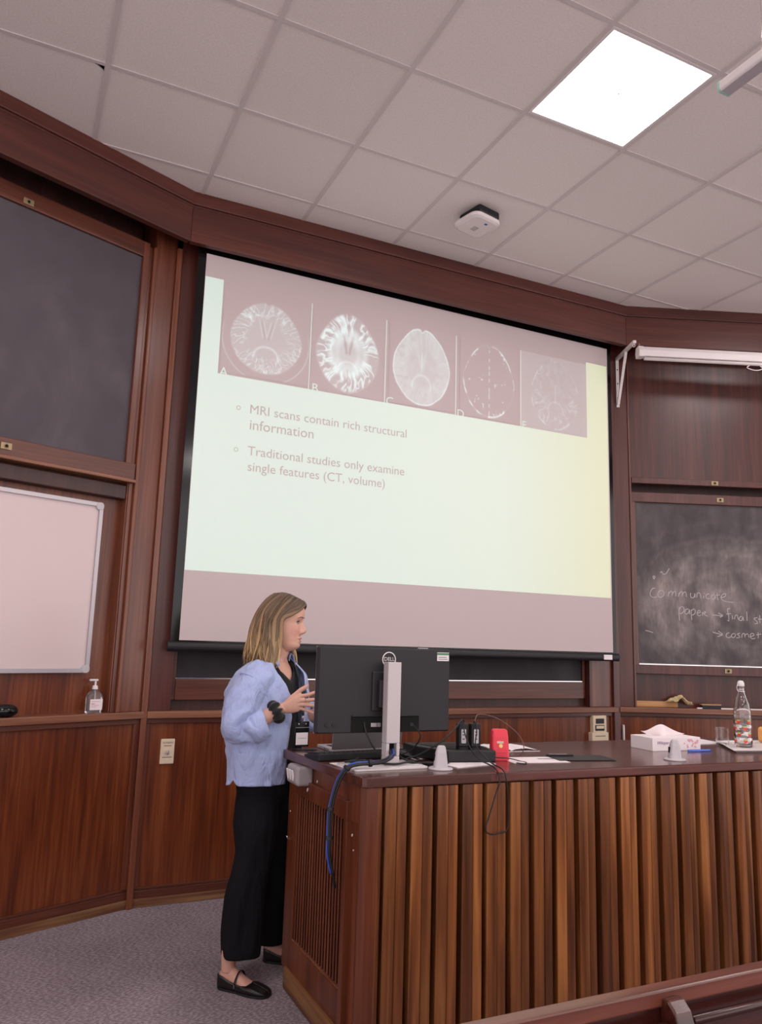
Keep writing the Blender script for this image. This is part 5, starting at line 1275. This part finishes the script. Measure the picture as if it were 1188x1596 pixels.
# trousers
tr = MB()
def zz_ring(c, z, a, b, n=32, seed=0):
    row = []
    for k in range(n):
        t = 2*PI*k/n; w = .034*(float(fbm(np.array([math.cos(t)*2.2+seed]), np.array([math.sin(t)*2.2+z*2.5]), 500+seed, 2)[0])-.5)*min(1, (1-z)*1.6)
        row.append((c[0]+(a+w)*math.cos(t), c[1]+(b+w)*math.sin(t), z))
    return row
LN = [(.125, -.057, -.222, .084, .088), (.20, -.060, -.216, .089, .090), (.239, -.060, -.214, .090, .090), (.372, -.054, -.205, .091, .092), (.45, -.038, -.196, .088, .094), (.534, -.024, -.186, .087, .096), (.656, -.026, -.172, .104, .102), (.76, -.026, -.150, .100, .096), (.86, -.020, -.130, .098, .095)]
LF_ = [(.092, .046, .040, .084, .086), (.239, .046, .030, .088, .088), (.372, .042, .018, .088, .090), (.534, .036, .0, .088, .096), (.656, .030, -.015, .102, .102), (.76, .016, -.034, .100, .096), (.86, .006, -.050, .098, .095)]
for tab, sd in ((LN, 3), (LF_, 8)):
    zs = np.linspace(tab[0][0], tab[-1][0], 26)
    tr.loft([zz_ring(interp(tab, z)[:2], z, *interp(tab, z)[2:], seed=sd) for z in zs])
tr.loft([ring((0, -.094), z, a, b) for z, a, b in ((.74, .09, .12), (.80, .118, .165), (.87, .122, .175), (.93, .116, .168), (.96, .114, .165))])
to = tr.build('trousers', M['trousers'], pw, smooth=True)
rm = to.modifiers.new('cloth_union', 'REMESH'); rm.mode = 'VOXEL'; rm.voxel_size = .008; rm.use_smooth_shade = True
sm = to.modifiers.new('soften', 'SMOOTH'); sm.factor = .6; sm.iterations = 6

# shoes: low Mary Janes
def shoe(fr, label=None):
    rt = MB(); rows = []
    for x in np.concatenate([[.0, .004], np.linspace(.012, .24, 36), [.247, .250]]):
        w = nz_([(0, .012), (.004, .022), (.015, .030), (.05, .034), (.10, .037), (.15, .0435), (.185, .0445), (.215, .041), (.238, .033), (.247, .022), (.250, .010)], x)
        h = nz_([(0, .062), (.03, .056), (.07, .042), (.11, .036), (.14, .036), (.165, .042), (.19, .037), (.22, .029), (.24, .022), (.25, .012)], x)
        c = min(1, max(0, (x-.128)/.036)); c = c*c*(3-2*c); row = []
        for k in range(25):
            s_ = k/24*2-1; a = abs(s_); sg = math.copysign(1, s_)
            if a > .6: q = (a-.6)/.4; yy = w*(1-q*(.08+.92*c)); z_ = h*(.82+.18*math.sin(q*PI/2)) if c > 0 else h*(.82+.18*q)
            elif a > .3: q = (a-.3)/.3; yy = w*(.96+.06*math.sin(q*PI)); z_ = .008+(h*.82-.008)*q
            else: q = a/.3; yy = w*.96*q; z_ = .007
            row.append(fr(x, sg*yy, z_))
        rows.append(row)
    o = rt.loft(rows, closed=False).build('shoe', M['leather'], pw, smooth=True, label=label); q = o.modifiers.new('s', 'SOLIDIFY'); q.thickness = .0022
    out = []
    for x in np.linspace(.0, .25, 24): out.append((x, nz_([(0, .014), (.015, .031), (.05, .035), (.10, .037), (.15, .045), (.185, .046), (.215, .042), (.238, .034), (.25, .014)], x)))
    pl = [(x, w) for x, w in out] + [(x, -w) for x, w in out[::-1]]
    MB().loft([[fr(x, y, 0) for x, y in pl], [fr(x, y, .009) for x, y in pl]]).build('sole', M['black'], o, bev=.0015)
    hl = [(x, y) for x, y in pl if x < .065]
    S_ = [fr(.098, -.038, .036), fr(.101, -.030, .058), fr(.103, -.012, .0765), fr(.104, .010, .0775), fr(.105, .028, .060), fr(.106, .037, .036)]
    MB().tube(catmull(S_, 5), [.0055]*26, 8, flatten=.28, up=(0, 0, 1)).build('strap', M['leather'], o, smooth=True)
    b = fr(.098, -.0385, .030); MB().tube([b+Vector((0, -.002, .007)), b+Vector((0, -.002, -.007))], .003, 6).build('buckle', M['chrome'], o)
shoe(FN); shoe(FF)

# scrunchie round the near wrist
ax = (Vector((.085, -.27, 1.180))-Vector((.02, -.285, 1.143))).normalized(); n1 = ax.orthogonal().normalized(); n2 = ax.cross(n1); c0_ = Vector((.054, -.277, 1.163))
rg_ = []
for i in range(48):
    a = 2*PI*i/48; rr = .0190+.0050*math.sin(9*a)+.002*math.sin(5*a+1); d = n1*math.cos(a)+n2*math.sin(a); cc = c0_+d*.033+ax*.004*math.sin(6*a)
    rg_.append([cc + d*(rr*math.cos(t)) + ax*(rr*1.15*math.sin(t)) for t in [2*PI*k/14 for k in range(14)]])
rg_.append(rg_[0])
MB().loft(rg_, False, False).build('scrunchie', M['velvet'], pw, smooth=True, label='black velvet scrunchie on the wrist')
for (k_, t_, f_) in (((.166, -.272, 1.214), (.205, -.268, 1.217), .45),):
    a = Vector(k_).lerp(Vector(t_), f_); d = (Vector(t_)-Vector(k_)).normalized(); n1 = d.orthogonal().normalized(); n2 = d.cross(n1)
    MB().tube([a+(n1*math.cos(q)+n2*math.sin(q))*.0098 for q in [k*PI/10 for k in range(21)]], .0011, 6).build('finger_ring', M['brass'], pw)

# name badge on a lanyard
bp_ = Vector((.166, -.178, 1.055))
wpos = Matrix.Rotation(PR, 3, 'Z') @ bp_ + Vector((1.03, .10, 0))
nb = thing('name_badge', 'black badge holder with a blank white card hanging on a black lanyard from the person', 'badge', wpos, PR+math.radians(-60)+PI/2)
box('holder', M['blackgl'], nb, -.036, .036, -.002, .003, -.055, .058, .002)
box('card', M['paper'], nb, -.030, .030, -.0028, -.0018, -.046, .008, 0)
box('card_line', M['ink'], nb, -.020, .022, -.0032, -.0026, -.018, -.0165, 0)
for xx in (-.018, .018): box('snap', M['chrome'], nb, xx-.003, xx+.003, -.0035, -.0018, .044, .050, .0008)
box('clear_edge', M['alu'], nb, -.034, .034, -.0030, -.0018, .030, .032, 0)
MB().tube([(0, 0, .055), (0, -.002, .075), (0, -.004, .085)], [.006, .004, .006], 8).build('clip', M['chrome'], nb, smooth=True)
def rt_(p): return Matrix.Rotation(PR, 3, 'Z') @ Vector(p) + Vector((1.03, .10, 0))
for pth in ([(-.02, -.150, 1.405), (.03, -.195, 1.372), (.085, -.205, 1.29), (.130, -.200, 1.21), (.166, -.182, 1.140)], [(.055, -.020, 1.405), (.105, -.050, 1.365), (.140, -.095, 1.29), (.158, -.140, 1.21), (.168, -.176, 1.140)]):
    P = catmull([rt_(p) for p in pth], 6)
    MB().tube(P, [.0085]*len(P), 8, flatten=.18, up=tuple(rt_((1, -.5, 0))-rt_((0, 0, 0)))).build('lanyard_strap', M['ribbon'], nb, smooth=True, world=True)
